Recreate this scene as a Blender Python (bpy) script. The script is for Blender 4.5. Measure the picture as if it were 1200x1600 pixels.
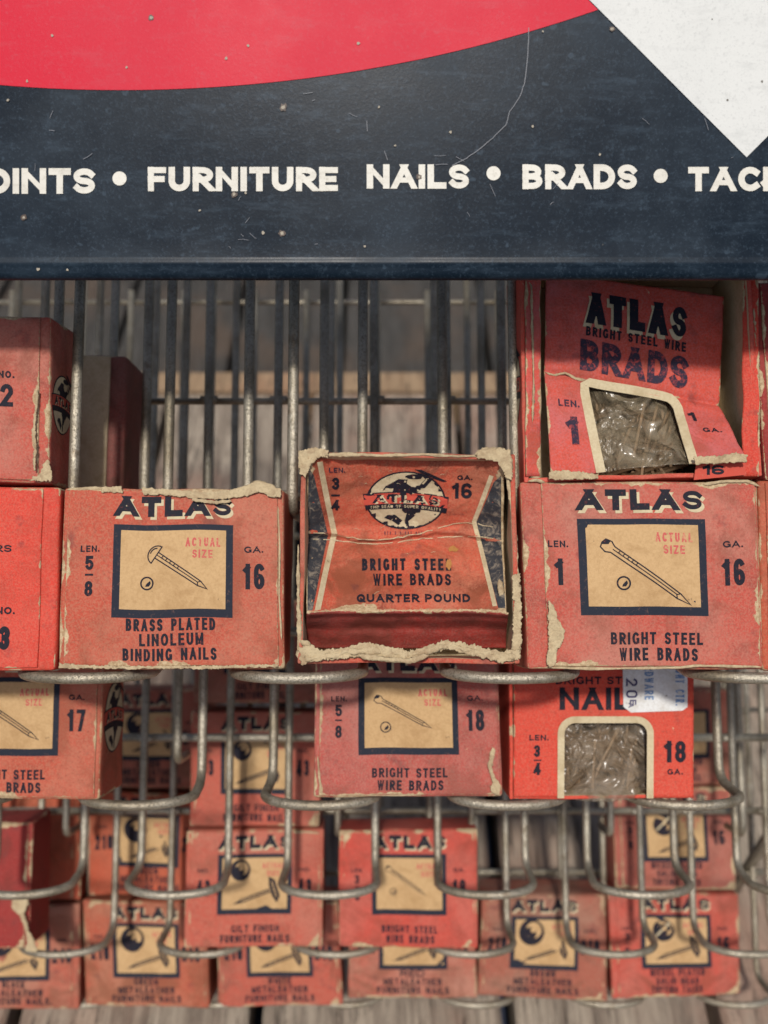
import bpy, bmesh, math, random
from mathutils import Vector, Matrix, Euler, noise as mnoise

for o in list(bpy.data.objects):
    bpy.data.objects.remove(o)
SC = bpy.context.scene
COL = SC.collection

# ------------------------------------------------------------------ camera, light, exposure
FPX = 1500.0                                    # focal length in pixels of a 1200 x 1600 frame
S2 = math.sqrt(0.5)
CAM = Vector((0.0, 0.0, 0.447))                 # the boards of the deck are z = 0
AX, AU, AF = Vector((1, 0, 0)), Vector((0, S2, S2)), Vector((0, S2, -S2))

cd = bpy.data.cameras.new('camera')
cam = bpy.data.objects.new('camera', cd)
COL.objects.link(cam)
cam.location = CAM
cam.rotation_euler = (math.radians(45), 0, 0)
cd.sensor_fit = 'VERTICAL'
cd.sensor_height = 24.0
cd.lens = 24.0 * FPX / 1600.0
cd.clip_start = 0.01
cd.clip_end = 60.0
cd.dof.use_dof = True
cd.dof.focus_distance = 0.212
cd.dof.aperture_fstop = 10.0
SC.camera = cam

world = bpy.data.worlds.new('World')
SC.world = world
world.use_nodes = True
wn = world.node_tree
sky = wn.nodes.new('ShaderNodeTexSky')
sky.sky_type = 'NISHITA'
sky.sun_disc = False
sky.air_density = 0.8
sky.dust_density = 3.5
SUN_DIR = Vector((0.05, 0.4525, -0.96)).normalized()      # the way the light travels
sky.sun_elevation = math.asin(-SUN_DIR.z)
sky.sun_rotation = math.atan2(-SUN_DIR.x, -SUN_DIR.y)
wn.links.new(sky.outputs[0], wn.nodes['Background'].inputs[0])
wn.nodes['Background'].inputs[1].default_value = 0.10

sl = bpy.data.lights.new('sun', 'SUN')
sun = bpy.data.objects.new('sun', sl)
COL.objects.link(sun)
sl.energy = 3.4
sl.angle = math.radians(4.0)
sl.color = (1.0, 0.955, 0.895)
sun.rotation_euler = SUN_DIR.to_track_quat('-Z', 'Y').to_euler()
sun.location = (0, -0.5, 1.2)

SC.view_settings.view_transform = 'Standard'
SC.view_settings.look = 'None'
SC.view_settings.gamma = 1
SC.view_settings.use_curve_mapping = False
SC.view_settings.exposure = -0.16


def at(px, py, d):
    """the point that stands d metres in front of the lens plane under pixel (px, py)"""
    return CAM + AF * d + AX * ((px - 600) / FPX * d) + AU * ((800 - py) / FPX * d)


# ------------------------------------------------------------------ small helpers
def link(o, parent=None):
    COL.objects.link(o)
    if parent:
        o.parent = parent
    return o


def mesh_obj(name, verts, faces, mats, parent=None, midx=None, smooth=False, attr=None):
    me = bpy.data.meshes.new(name)
    me.from_pydata([tuple(v) for v in verts], [], faces)
    for m in (mats if isinstance(mats, (list, tuple)) else [mats]):
        me.materials.append(m)
    if midx:
        me.polygons.foreach_set('material_index', midx)
    if smooth:
        me.polygons.foreach_set('use_smooth', [True] * len(me.polygons))
    if attr:
        a = me.attributes.new('edge', 'FLOAT', 'POINT')
        a.data.foreach_set('value', attr)
    me.validate()
    me.update()
    return link(bpy.data.objects.new(name, me), parent)


def empty(name, label, cat, loc, rot=(0, 0, 0), group=None):
    o = bpy.data.objects.new(name, None)
    o.empty_display_size = 0.01
    o.location = loc
    o.rotation_euler = rot
    o['label'] = label
    o['category'] = cat
    if group:
        o['group'] = group
    return link(o)


def n3(x, y, z, s=0):
    return mnoise.noise(Vector((x + s * 7.31, y - s * 3.17, z + s * 1.93)))


# ------------------------------------------------------------------ materials
def new_mat(name):
    m = bpy.data.materials.new(name)
    m.use_nodes = True
    nt = m.node_tree
    b = nt.nodes['Principled BSDF']
    return m, nt, b


class NB:
    """tiny node builder"""
    def __init__(s, nt):
        s.nt = nt
        s.tc = nt.nodes.new('ShaderNodeTexCoord')

    def L(s, a, b):
        s.nt.links.new(a, b)

    def coords(s, seed=0.0, scale=(1, 1, 1)):
        mp = s.nt.nodes.new('ShaderNodeMapping')
        mp.inputs['Location'].default_value = (seed * 0.137, seed * 0.071, seed * 0.053)
        mp.inputs['Scale'].default_value = scale
        s.L(s.tc.outputs['Object'], mp.inputs[0])
        return mp.outputs[0]

    def noise(s, vec, scale, detail=3, rough=0.55, dist=0.0):
        n = s.nt.nodes.new('ShaderNodeTexNoise')
        n.inputs['Scale'].default_value = scale
        n.inputs['Detail'].default_value = detail
        n.inputs['Roughness'].default_value = rough
        n.inputs['Distortion'].default_value = dist
        s.L(vec, n.inputs['Vector'])
        return n.outputs['Fac']

    def ramp(s, fac, a, b, va=0.0, vb=1.0):
        r = s.nt.nodes.new('ShaderNodeMapRange')
        r.interpolation_type = 'SMOOTHSTEP'
        r.inputs['From Min'].default_value = a
        r.inputs['From Max'].default_value = b
        r.inputs['To Min'].default_value = va
        r.inputs['To Max'].default_value = vb
        s.L(fac, r.inputs['Value'])
        return r.outputs[0]

    def math(s, op, a, b=None, c=None):
        n = s.nt.nodes.new('ShaderNodeMath')
        n.operation = op
        for i, v in enumerate((a, b, c)):
            if v is None:
                continue
            if isinstance(v, (int, float)):
                n.inputs[i].default_value = v
            else:
                s.L(v, n.inputs[i])
        return n.outputs[0]

    def mix(s, fac, a, b, mode='MIX'):
        n = s.nt.nodes.new('ShaderNodeMix')
        n.data_type = 'RGBA'
        n.blend_type = mode
        for sock, v in ((n.inputs[0], fac), (n.inputs[6], a), (n.inputs[7], b)):
            if isinstance(v, (int, float)):
                sock.default_value = v
            elif isinstance(v, tuple):
                sock.default_value = (*v, 1)
            else:
                s.L(v, sock)
        return n.outputs[2]

    def bump(s, h, strength, dist, normal_in):
        b = s.nt.nodes.new('ShaderNodeBump')
        b.inputs['Strength'].default_value = strength
        b.inputs['Distance'].default_value = dist
        s.L(h, b.inputs['Height'])
        s.L(b.outputs[0], normal_in)


CREAM = (0.62, 0.50, 0.31)


def mat_card(name, col, seed, wear=1.0, fade=0.35, dirt=0.35, faded=None):
    """printed red carton: fading, grime, paper fibre, worn pale edges"""
    m, nt, b = new_mat(name)
    nb = NB(nt)
    v = nb.coords(seed)
    faded = faded or (col[0] * 0.96, col[1] * 1.75 + 0.02, col[2] * 1.75 + 0.02)
    dark = (col[0] * 0.46, col[1] * 0.60 + 0.012, col[2] * 0.6 + 0.010)
    big = nb.noise(v, 40, 4, 0.6)
    c = nb.mix(nb.ramp(big, 0.42, 0.66, 0.0, min(1, fade * 2.0)), col, faded)
    gr = nb.noise(v, 110, 7, 0.68, 0.6)
    c = nb.mix(nb.ramp(gr, 0.46, 0.74, 0.0, dirt * 1.7), c, dark)
    fib = nb.noise(v, 2300, 2, 0.6)
    c = nb.mix(nb.ramp(fib, 0.36, 0.68, 0.0, 0.50), c, (faded[0], faded[1] * 1.3, faded[2] * 1.25))
    fib2 = nb.noise(v, 1500, 3, 0.7)
    c = nb.mix(nb.ramp(fib2, 0.48, 0.74, 0.0, 0.50), c, dark)
    # brown stains with soft rims, dark thumb smudges, long scuffs
    stn = nb.noise(nb.coords(seed + 17.3), 62, 5, 0.62, 0.8)
    c = nb.mix(nb.ramp(stn, 0.50, 0.66, 0.0, 0.9 * dirt + 0.22), c, (col[0] * 0.52, col[1] * 0.78 + 0.012, col[2] * 0.7 + 0.008))
    smd = nb.noise(nb.coords(seed + 41.7), 150, 3, 0.55)
    c = nb.mix(nb.ramp(smd, 0.62, 0.74, 0.0, 0.5), c, (0.13, 0.045, 0.042))
    scf = nb.noise(nb.coords(seed + 5.1, (1.0, 1.0, 0.12)), 420, 5, 0.7, 0.4)
    c = nb.mix(nb.ramp(scf, 0.66, 0.76, 0.0, 0.5), c, (col[0] * 0.95, col[1] * 2.6 + 0.05, col[2] * 2.6 + 0.04))
    # rubbed pale flecks
    sp = nb.noise(v, 520, 5, 0.72, 1.2)
    c = nb.mix(nb.ramp(sp, 0.705, 0.74, 0.0, 0.75), c, CREAM)
    # worn edges
    at_ = nt.nodes.new('ShaderNodeAttribute')
    at_.attribute_name = 'edge'
    lo = nb.noise(v, 120, 3, 0.6)
    hi = nb.noise(v, 1000, 6, 0.78)
    reach = nb.math('ADD', nb.math('MULTIPLY', nb.ramp(lo, 0.46, 0.72), 1.35 * wear),
                    nb.math('MULTIPLY_ADD', hi, 1.9 * wear, -0.88))
    mask = nb.ramp(nb.math('SUBTRACT', reach, at_.outputs['Fac']), -0.06, 0.08)
    pale = nb.mix(nb.ramp(hi, 0.35, 0.65), (0.56, 0.45, 0.275), (0.34, 0.22, 0.12))
    c = nb.mix(mask, c, pale)
    nb.L(c, b.inputs['Base Color'])
    b.inputs['Roughness'].default_value = 0.66
    b.inputs['Specular IOR Level'].default_value = 0.16
    hgt = nb.math('ADD', nb.math('MULTIPLY', fib, 0.5), nb.math('MULTIPLY', nb.noise(v, 260, 4), 1.0))
    nb.bump(hgt, 0.45, 0.0005, b.inputs['Normal'])
    return m


def mat_print(name, col, under, seed=0.0, wear=0.5, sc=900):
    """ink or label paper with small losses that show what lies under it"""
    m, nt, b = new_mat(name)
    nb = NB(nt)
    v = nb.coords(seed)
    f = nb.noise(v, 2000, 3, 0.65)
    c = nb.mix(nb.ramp(f, 0.3, 0.75, 0.0, 0.30), col, tuple(x * 0.85 + 0.07 * under[i] for i, x in enumerate(col)))
    w = nb.noise(v, sc, 5, 0.72, 0.8)
    c = nb.mix(nb.ramp(w, 0.60 - 0.14 * wear, 0.78 - 0.12 * wear, 0.0, 0.85), c, under)
    nb.L(c, b.inputs['Base Color'])
    b.inputs['Roughness'].default_value = 0.65
    b.inputs['Specular IOR Level'].default_value = 0.12
    nb.bump(f, 0.2, 0.0003, b.inputs['Normal'])
    return m


def mat_kraft(name, col, seed=0.0):
    m, nt, b = new_mat(name)
    nb = NB(nt)
    v = nb.coords(seed)
    g = nb.noise(v, 150, 5, 0.65, 0.5)
    f = nb.noise(v, 1500, 4, 0.7)
    c = nb.mix(nb.ramp(g, 0.42, 0.75, 0.0, 0.6), col, (col[0] * 0.6, col[1] * 0.52, col[2] * 0.42))
    c = nb.mix(nb.ramp(f, 0.35, 0.72, 0.0, 0.38), c, (col[0] * 0.62, col[1] * 0.55, col[2] * 0.45))
    sp = nb.noise(v, 700, 3, 0.6)
    c = nb.mix(nb.ramp(sp, 0.70, 0.74, 0.0, 0.6), c, (0.12, 0.08, 0.05))
    nb.L(c, b.inputs['Base Color'])
    b.inputs['Roughness'].default_value = 0.75
    b.inputs['Specular IOR Level'].default_value = 0.25
    nb.bump(f, 0.25, 0.0004, b.inputs['Normal'])
    return m


def mat_torn(name, seed=0.0):
    """fluffy torn board core"""
    m, nt, b = new_mat(name)
    nb = NB(nt)
    v = nb.coords(seed)
    g = nb.noise(v, 330, 6, 0.7, 0.6)
    f = nb.noise(v, 1800, 4, 0.7)
    c = nb.mix(nb.ramp(g, 0.38, 0.72), (0.50, 0.40, 0.245), (0.33, 0.235, 0.14))
    c = nb.mix(nb.ramp(f, 0.45, 0.75, 0.0, 0.5), c, (0.24, 0.18, 0.11))
    nb.L(c, b.inputs['Base Color'])
    b.inputs['Roughness'].default_value = 0.9
    b.inputs['Specular IOR Level'].default_value = 0.1
    nb.bump(nb.math('ADD', g, nb.math('MULTIPLY', f, 0.5)), 0.45, 0.0006, b.inputs['Normal'])
    return m


def mat_wire(name, seed=0.0):
    m, nt, b = new_mat(name)
    nb = NB(nt)
    v = nb.coords(seed)
    g = nb.noise(v, 60, 6, 0.65)
    f = nb.noise(v, 900, 4, 0.7)
    c = nb.mix(nb.ramp(g, 0.35, 0.70), (0.46, 0.415, 0.325), (0.24, 0.20, 0.135))
    c = nb.mix(nb.ramp(f, 0.52, 0.75, 0.0, 0.55), c, (0.12, 0.098, 0.06))
    ru = nb.noise(v, 130, 6, 0.72)
    c = nb.mix(nb.ramp(ru, 0.56, 0.70, 0.0, 0.7), c, (0.15, 0.095, 0.045))
    pit = nb.noise(v, 2100, 3, 0.7)
    c = nb.mix(nb.ramp(pit, 0.46, 0.66, 0.0, 0.65), c, (0.085, 0.075, 0.055))
    nb.L(c, b.inputs['Base Color'])
    b.inputs['Metallic'].default_value = 0.55
    nb.L(nb.ramp(f, 0.3, 0.7, 0.27, 0.50), b.inputs['Roughness'])
    nb.bump(nb.math('ADD', f, pit), 0.5, 0.0004, b.inputs['Normal'])
    return m


def mat_enamel(name, col, haze, seed=0.0, speck=(0.7, 0.66, 0.55), rough=0.35, hz=0.3, spec=0.12):
    """old painted sheet steel: dust haze, fine horizontal rubbing, flecks"""
    m, nt, b = new_mat(name)
    nb = NB(nt)
    v = nb.coords(seed)
    vs = nb.coords(seed, (0.25, 1, 1))
    cl = nb.noise(v, 38, 6, 0.62)
    fine = nb.noise(v, 1700, 3, 0.75)
    st = nb.noise(vs, 420, 4, 0.7)
    c = nb.mix(nb.ramp(cl, 0.42, 0.78, 0.0, hz * .7), col, haze)
    c = nb.mix(nb.ramp(fine, 0.52, 0.72, 0.0, hz * 1.1), c, haze)
    md_ = nb.noise(v, 520, 5, 0.8)
    c = nb.mix(nb.ramp(md_, 0.54, 0.72, 0.0, hz * 1.2), c, haze)
    spl = nb.noise(v, 330, 2, 0.5)
    c = nb.mix(nb.ramp(spl, 0.70, 0.76, 0.0, 0.55), c, haze)
    c = nb.mix(nb.ramp(st, 0.50, 0.75, 0.0, hz * 0.9), c, haze)
    c = nb.mix(nb.ramp(fine, 0.22, 0.42, 0.30, 0.0), c, tuple(x * 0.5 for x in col))
    vo = nt.nodes.new('ShaderNodeTexVoronoi')
    vo.inputs['Scale'].default_value = 130
    nb.L(v, vo.inputs['Vector'])
    nse = nb.noise(v, 210, 2)
    k = nb.math('MULTIPLY', nb.ramp(vo.outputs['Distance'], 0.035, 0.075, 1.0, 0.0), nb.ramp(nse, 0.63, 0.66))
    c = nb.mix(nb.math('MULTIPLY', k, 0.5), c, speck)
    nb.L(c, b.inputs['Base Color'])
    nb.L(nb.ramp(cl, 0.3, 0.7, rough, rough + 0.16), b.inputs['Roughness'])
    b.inputs['Specular IOR Level'].default_value = spec
    nb.bump(nb.math('ADD', fine, nb.noise(v, 90, 3)), 0.05, 0.0004, b.inputs['Normal'])
    return m


RED_A = (0.45, 0.076, 0.044)       # weathered red
RED_B = (0.58, 0.052, 0.032)       # fresher orange red
RED_C = (0.42, 0.078, 0.060)       # dusky red
RED_D = (0.27, 0.026, 0.022)       # dark crimson
INK = (0.013, 0.015, 0.023)
M_INK = mat_print('ink_blue_black', INK, (0.28, 0.055, 0.04), 1, 0.22, 1300)
M_INKWORN = mat_print('ink_rubbed', (0.03, 0.026, 0.045), (0.45, 0.07, 0.06), 2, 0.8, 1000)
M_NAVY = mat_print('ink_frame_navy', (0.018, 0.022, 0.034), (0.16, 0.09, 0.07), 3, 0.3)
M_TAN = mat_kraft('kraft_picture_ground', (0.53, 0.345, 0.168), 4)
M_PINK = mat_print('ink_red_on_kraft', (0.50, 0.10, 0.09), (0.55, 0.36, 0.18), 5, 0.8, 700)
M_CREAM = mat_kraft('cream_print', (0.57, 0.48, 0.31), 6)
M_REDINK = mat_print('ink_red', (0.50, 0.075, 0.05), (0.4, 0.2, 0.12), 7, 0.3)
M_WHITE = mat_kraft('sticker_white', (0.72, 0.73, 0.72), 8)
M_BLUE = mat_print('ink_sticker_blue', (0.14, 0.24, 0.42), (0.66, 0.68, 0.68), 9, 0.6)
M_VIOLET = mat_print('ink_sticker_violet', (0.05, 0.045, 0.12), (0.5, 0.5, 0.6), 10, 0.2)
M_INNER = mat_kraft('carton_inside', (0.58, 0.47, 0.30), 11)
M_TORN = mat_torn('torn_board', 12)
M_WIRE = mat_wire('galvanised_wire', 13)
M_RUST = mat_kraft('rust_stain', (0.42, 0.20, 0.06), 14)
PRINT = [M_INK, M_NAVY, M_TAN, M_PINK, M_CREAM, M_REDINK, M_INKWORN, M_WHITE, M_BLUE, M_VIOLET, M_RUST]
P_INK, P_NAVY, P_TAN, P_PINK, P_CREAM, P_RED, P_WORN, P_WHITE, P_BLUE, P_VIOLET, P_RUST = range(11)


# ------------------------------------------------------------------ stroke lettering
def arc(cx, cy, rx, ry, a0, a1, n=None):
    n = n or max(3, int(abs(a1 - a0) / 15))
    return [(cx + rx * math.cos(math.radians(a0 + (a1 - a0) * i / n)),
             cy + ry * math.sin(math.radians(a0 + (a1 - a0) * i / n))) for i in range(n + 1)]


def bowl(y0, y1, x0=0.0, x1=1.0, k=0.45):
    m, r = (y0 + y1) / 2, (y1 - y0) / 2
    return [(x0, y1)] + arc(k, m, x1 - k, r, 90, -90) + [(x0, y0)]


G = {
    'A': (1.0, [[(0, 0), (.5, 1)], [(.5, 1), (1, 0)], [(.26, .30), (.74, .30)]]),
    'B': (.82, [[(0, 0), (0, 1)], bowl(.52, 1, 0, .92), bowl(0, .52)]),
    'C': (.9, [arc(.55, .5, .55, .5, 48, 312)]),
    'D': (.9, [[(0, 0), (0, 1)], bowl(0, 1, 0, 1, .35)]),
    'E': (.72, [[(0, 0), (0, 1)], [(0, 1), (1, 1)], [(0, .5), (.88, .5)], [(0, 0), (1, 0)]]),
    'F': (.70, [[(0, 0), (0, 1)], [(0, 1), (1, 1)], [(0, .5), (.88, .5)]]),
    'G': (.95, [arc(.52, .5, .52, .5, 48, 330), [(1, .42), (.62, .42)], [(1, .42), (1, .1)]]),
    'H': (.88, [[(0, 0), (0, 1)], [(1, 0), (1, 1)], [(0, .5), (1, .5)]]),
    'I': (.0, [[(.5, 0), (.5, 1)]]),
    'K': (.88, [[(0, 0), (0, 1)], [(0, .36), (.95, 1)], [(.32, .58), (1, 0)]]),
    'L': (.70, [[(0, 1), (0, 0)], [(0, 0), (1, 0)]]),
    'M': (1.1, [[(0, 0), (0, 1)], [(0, 1), (.5, .2)], [(.5, .2), (1, 1)], [(1, 1), (1, 0)]]),
    'N': (.92, [[(0, 0), (0, 1)], [(0, 1), (1, 0)], [(1, 0), (1, 1)]]),
    'O': (1.0, [arc(.5, .5, .5, .5, 90, 450, 26)]),
    'P': (.80, [[(0, 0), (0, 1)], bowl(.44, 1)]),
    'Q': (1.0, [arc(.5, .5, .5, .5, 90, 450, 26), [(.6, .3), (1, -.05)]]),
    'R': (.84, [[(0, 0), (0, 1)], bowl(.46, 1), [(.42, .46), (1, 0)]]),
    'S': (.78, [arc(.5, .75, .5, .25, 25, 270) + arc(.5, .25, .5, .25, 75, -155)]),
    'T': (.80, [[(0, 1), (1, 1)], [(.5, 1), (.5, 0)]]),
    'U': (.88, [[(0, 1), (0, .4)] + arc(.5, .4, .5, .4, 180, 360) + [(1, .4), (1, 1)]]),
    'W': (1.25, [[(0, 1), (.26, 0)], [(.26, 0), (.5, .9)], [(.5, .9), (.74, 0)], [(.74, 0), (1, 1)]]),
    'Y': (.88, [[(0, 1), (.5, .45)], [(1, 1), (.5, .45)], [(.5, .45), (.5, 0)]]),
    'Z': (.8, [[(0, 1), (1, 1)], [(1, 1), (0, 0)], [(0, 0), (1, 0)]]),
    '0': (.72, [arc(.5, .72, .5, .28, 0, 180) + arc(.5, .28, .5, .28, 180, 360) + [(1, .72)]]),
    '1': (.30, [[(1, 0), (1, 1)], [(1, .93), (0, .80)]]),
    '2': (.72, [arc(.5, .72, .5, .28, 165, -20) + [(0, 0), (1, 0)]]),
    '3': (.70, [arc(.5, .75, .5, .25, 150, -90) + arc(.5, .26, .5, .26, 90, -150)]),
    '4': (.80, [[(.72, 0), (.72, 1)], [(.72, 1), (0, .28)], [(0, .28), (1, .28)]]),
    '5': (.70, [[(.92, 1), (.08, 1)], [(.08, 1), (.03, .54)], [(.03, .54)] + arc(.5, .32, .5, .32, 120, -150)]),
    '6': (.72, [arc(.5, .72, .5, .28, 38, 180) + [(0, .3)], arc(.5, .26, .5, .26, 90, 450, 18)]),
    '7': (.70, [[(0, 1), (1, 1)], [(1, 1), (.35, 0)]]),
    '8': (.72, [arc(.5, .76, .46, .24, 90, 450, 16), arc(.5, .26, .5, .26, 90, 450, 18)]),
    '.': (.0, 'dot'), '-': (.5, [[(0, .45), (1, .45)]]), '•': (.55, 'ball'),
}


def clip_half(poly, axis, lim, keep_less):
    out = []
    for i in range(len(poly)):
        a, b = poly[i], poly[(i + 1) % len(poly)]
        ina = (a[axis] <= lim) if keep_less else (a[axis] >= lim)
        inb = (b[axis] <= lim) if keep_less else (b[axis] >= lim)
        if ina:
            out.append(a)
        if ina != inb:
            t = (lim - a[axis]) / (b[axis] - a[axis])
            out.append((a[0] + (b[0] - a[0]) * t, a[1] + (b[1] - a[1]) * t))
    return out


def ribbon(pts, w, closed=False, ext=0.0):
    """quads of a pen of width w along pts"""
    if len(pts) > 2 and math.dist(pts[0], pts[-1]) < 1e-6:
        closed = True
        pts = pts[:-1]
    pts = [p for i, p in enumerate(pts) if i == 0 or math.dist(p, pts[i - 1]) > 1e-7]
    n = len(pts)
    pts = [Vector((p[0], p[1])) for p in pts]
    if not closed and ext:
        pts[0] = pts[0] + (pts[0] - pts[1]).normalized() * ext
        pts[-1] = pts[-1] + (pts[-1] - pts[-2]).normalized() * ext
    L, R = [], []
    for i in range(n):
        d0 = (pts[i] - pts[i - 1]) if (closed or i > 0) else (pts[1] - pts[0])
        d1 = (pts[(i + 1) % n] - pts[i]) if (closed or i < n - 1) else d0
        d0, d1 = d0.normalized(), d1.normalized()
        t = (d0 + d1)
        t = t.normalized() if t.length > 1e-6 else d0
        nn = Vector((-t.y, t.x))
        k = max(0.45, nn.dot(Vector((-d1.y, d1.x))))
        off = nn * (w / 2 / k)
        L.append(pts[i] + off)
        R.append(pts[i] - off)
    q = []
    for i in range(n if closed else n - 1):
        j = (i + 1) % n
        q.append([tuple(L[i]), tuple(R[i]), tuple(R[j]), tuple(L[j])])
    return q


def text(s, x0, x1, y0, y1, pen=0.2, gap=0.22, mat=P_INK, layer=2, slant=0.0, seg=None):
    """block letters that fill the box x0..x1, y0..y1: list of (polygon, material, layer)"""
    h = y1 - y0
    nat, gaps = 0.0, 0.0
    for ch in s:
        if ch == ' ':
            gaps += 0.55
        else:
            wv = G[ch][0]
            nat += wv
            gaps += pen
            gaps += gap
    gaps -= gap
    k = max(0.12, ((x1 - x0) / h - gaps) / max(nat, 0.01))
    out = []
    x = 0.0
    for ch in s:
        if ch == ' ':
            x += 0.55
            continue
        wv, st = G[ch]
        W = wv * k + pen
        if st in ('dot', 'ball'):
            r = pen * 0.62 if st == 'dot' else 0.3
            cy = r if st == 'dot' else 0.47
            cx = x + W / 2
            out.append(([(x0 + (cx + r * math.cos(a)) * h, y0 + (cy + r * math.sin(a)) * h)
                         for a in [i * math.pi / 6 for i in range(12)]], mat, layer))
        else:
            for si, pl in enumerate(st):
                P = [(x + pen / 2 + p[0] * (W - pen), pen / 2 + p[1] * (1 - pen)) for p in pl]
                horiz_mid = len(pl) == 2 and abs(pl[0][1] - pl[1][1]) < 1e-6 and 0.05 < pl[0][1] < 0.95 and ch in 'AHG'
                ext = 0 if horiz_mid else pen * 0.5
                if len(pl) == 2 and abs(pl[0][1] - pl[1][1]) > .2 and abs(pl[0][0] - pl[1][0]) > .1:
                    ext = pen * 0.9
                if len(pl) == 2:
                    nsub = 4
                    P = [(P[0][0] + (P[1][0] - P[0][0]) * i / nsub, P[0][1] + (P[1][1] - P[0][1]) * i / nsub)
                         for i in range(nsub + 1)]
                pw = pen
                diag = len(pl) == 2 and abs(pl[0][1] - pl[1][1]) > .2 and abs(pl[0][0] - pl[1][0]) > .1
                if diag:
                    pw *= .66 if ch in 'WM' else .74 if ch in 'N1' else .92
                elif horiz_mid:
                    pw *= .8
                elif ch in 'SBRPEF8963' and pen > .2:
                    pw = pen * ((.66 if ch in 'S83' else .80) if pen > .28 else .93)
                for q in ribbon(P, pw, ext=ext):
                    q = clip_half(clip_half(q, 1, 0.0, False), 1, 1.0, True)
                    if ch in 'NMZ' and len(q) > 2:
                        q = clip_half(clip_half(q, 0, x, False), 0, x + W, True)
                    if len(q) > 2:
                        out.append(([(x0 + (a + slant * (b - .5)) * h, y0 + b * h) for a, b in q], mat, layer + 0.12 * si))
        x += W + gap
    return out


def rect(x0, y0, x1, y1, mat, layer):
    return [([(x0, y0), (x1, y0), (x1, y1), (x0, y1)], mat, layer)]


def disc(cx, cy, r, mat, layer, n=28, ry=None):
    ry = ry or r
    return [([(cx + r * math.cos(2 * math.pi * i / n), cy + ry * math.sin(2 * math.pi * i / n)) for i in range(n)], mat, layer)]


def stroke(pts, w, mat, layer):
    return [(q, mat, layer) for q in ribbon(pts, w)]


def shift(polys, f):
    return [([f(p) for p in pl], m, l) for pl, m, l in polys]


def tess(polys, cell):
    """cut large polygons on a square grid so they follow a curved sheet"""
    out = []
    for pl, m, l in polys:
        xs, ys = [p[0] for p in pl], [p[1] for p in pl]
        if max(xs) - min(xs) < cell and max(ys) - min(ys) < cell:
            out.append((pl, m, l))
            continue
        i0, i1 = int(min(xs) // cell), int(max(xs) // cell)
        j0, j1 = int(min(ys) // cell), int(max(ys) // cell)
        for i in range(i0, i1 + 1):
            strip = clip_half(clip_half(pl, 0, i * cell, False), 0, (i + 1) * cell, True)
            if len(strip) < 3:
                continue
            for j in range(j0, j1 + 1):
                c = clip_half(clip_half(strip, 1, j * cell, False), 1, (j + 1) * cell, True)
                if len(c) > 2:
                    out.append((c, m, l))
    return out


def print_mesh(name, polys, fmap, parent, lift0=0.00006, step=0.000025, mats=PRINT):
    """polys in sheet coordinates -> one mesh lying on the sheet; fmap(u, v, lift) -> point"""
    V, Fc, mi = [], [], []
    for pl, m, l in polys:
        b0 = len(V)
        for p in pl:
            V.append(fmap(p[0], p[1], lift0 + step * l))
        Fc.append(list(range(b0, b0 + len(pl))))
        mi.append(m)
    return mesh_obj(name, V, Fc, mats, parent, mi)


# ------------------------------------------------------------------ artwork (T2-box pixels: centre x 0, bottom y 0)
def art_brad(s=1.0, x=-27, y=181, ang=-34, length=112, ring=(-38, 137, 10), head='brad'):
    """a nail drawn in outline with its head seen end-on beside it"""
    c, sn = math.cos(math.radians(ang)), math.sin(math.radians(ang))

    def T(p):
        return (x + p[0] * c - p[1] * sn, y + p[0] * sn + p[1] * c)
    L = length
    w = 5.2 * s
    o = []
    line = 1.9 * s
    L0 = 9 * s
    o += stroke([T((L0, w)), T((L * .86, w * .8)), T((L, 0)), T((L * .86, -w * .8)), T((L0, -w))], line, P_INK, 4)
    o += stroke([T((L0, 0.5)), T((L * .84, 0.3))], line * .8, P_INK, 4)
    o += stroke([T((L * .86, w * .8)), T((L * .83, 0)), T((L * .86, -w * .8))], line * .8, P_INK, 4)
    if head == 'dome':
        o += stroke([T(p) for p in arc(L0, 0, 13 * s, 15 * s, 90, 270)] + [T((L0, 15 * s))], line, P_INK, 4)
        o += stroke([T(p) for p in arc(L0 - 2, 0, 8 * s, 10 * s, 110, 200)], line, P_INK, 4)
    else:
        o += stroke([T((L0, w)), T((2, 9 * s)), T((-7 * s, 7 * s)), T((-9 * s, 0)), T((-7 * s, -7 * s)), T((2, -9 * s)), T((L0, -w))], line, P_INK, 4)
        o += shift([([(-8 * s, 6 * s), (-8 * s, -3 * s), (0, 3 * s), (0, 8 * s)], P_INK, 4)], T)
    for i in range(5):
        a = L0 + 10 * s + i * 7.5 * s
        o += stroke([T((a, w * .9)), T((a - 1, 0.8)), T((a + 3, 0.8))], line * .8, P_INK, 4)
    cx, cy, r = ring
    o += stroke([(cx + r * math.cos(a), cy + r * math.sin(a)) for a in [i * math.pi / 10 for i in range(21)]], line * 1.3, P_INK, 4)
    o += shift([([(-.1, -.1), (.5, .45), (.65, 0), (.35, -.5), (-.3, -.55)], P_INK, 4)], lambda p: (cx + p[0] * r, cy + p[1] * r))
    return o


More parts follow.
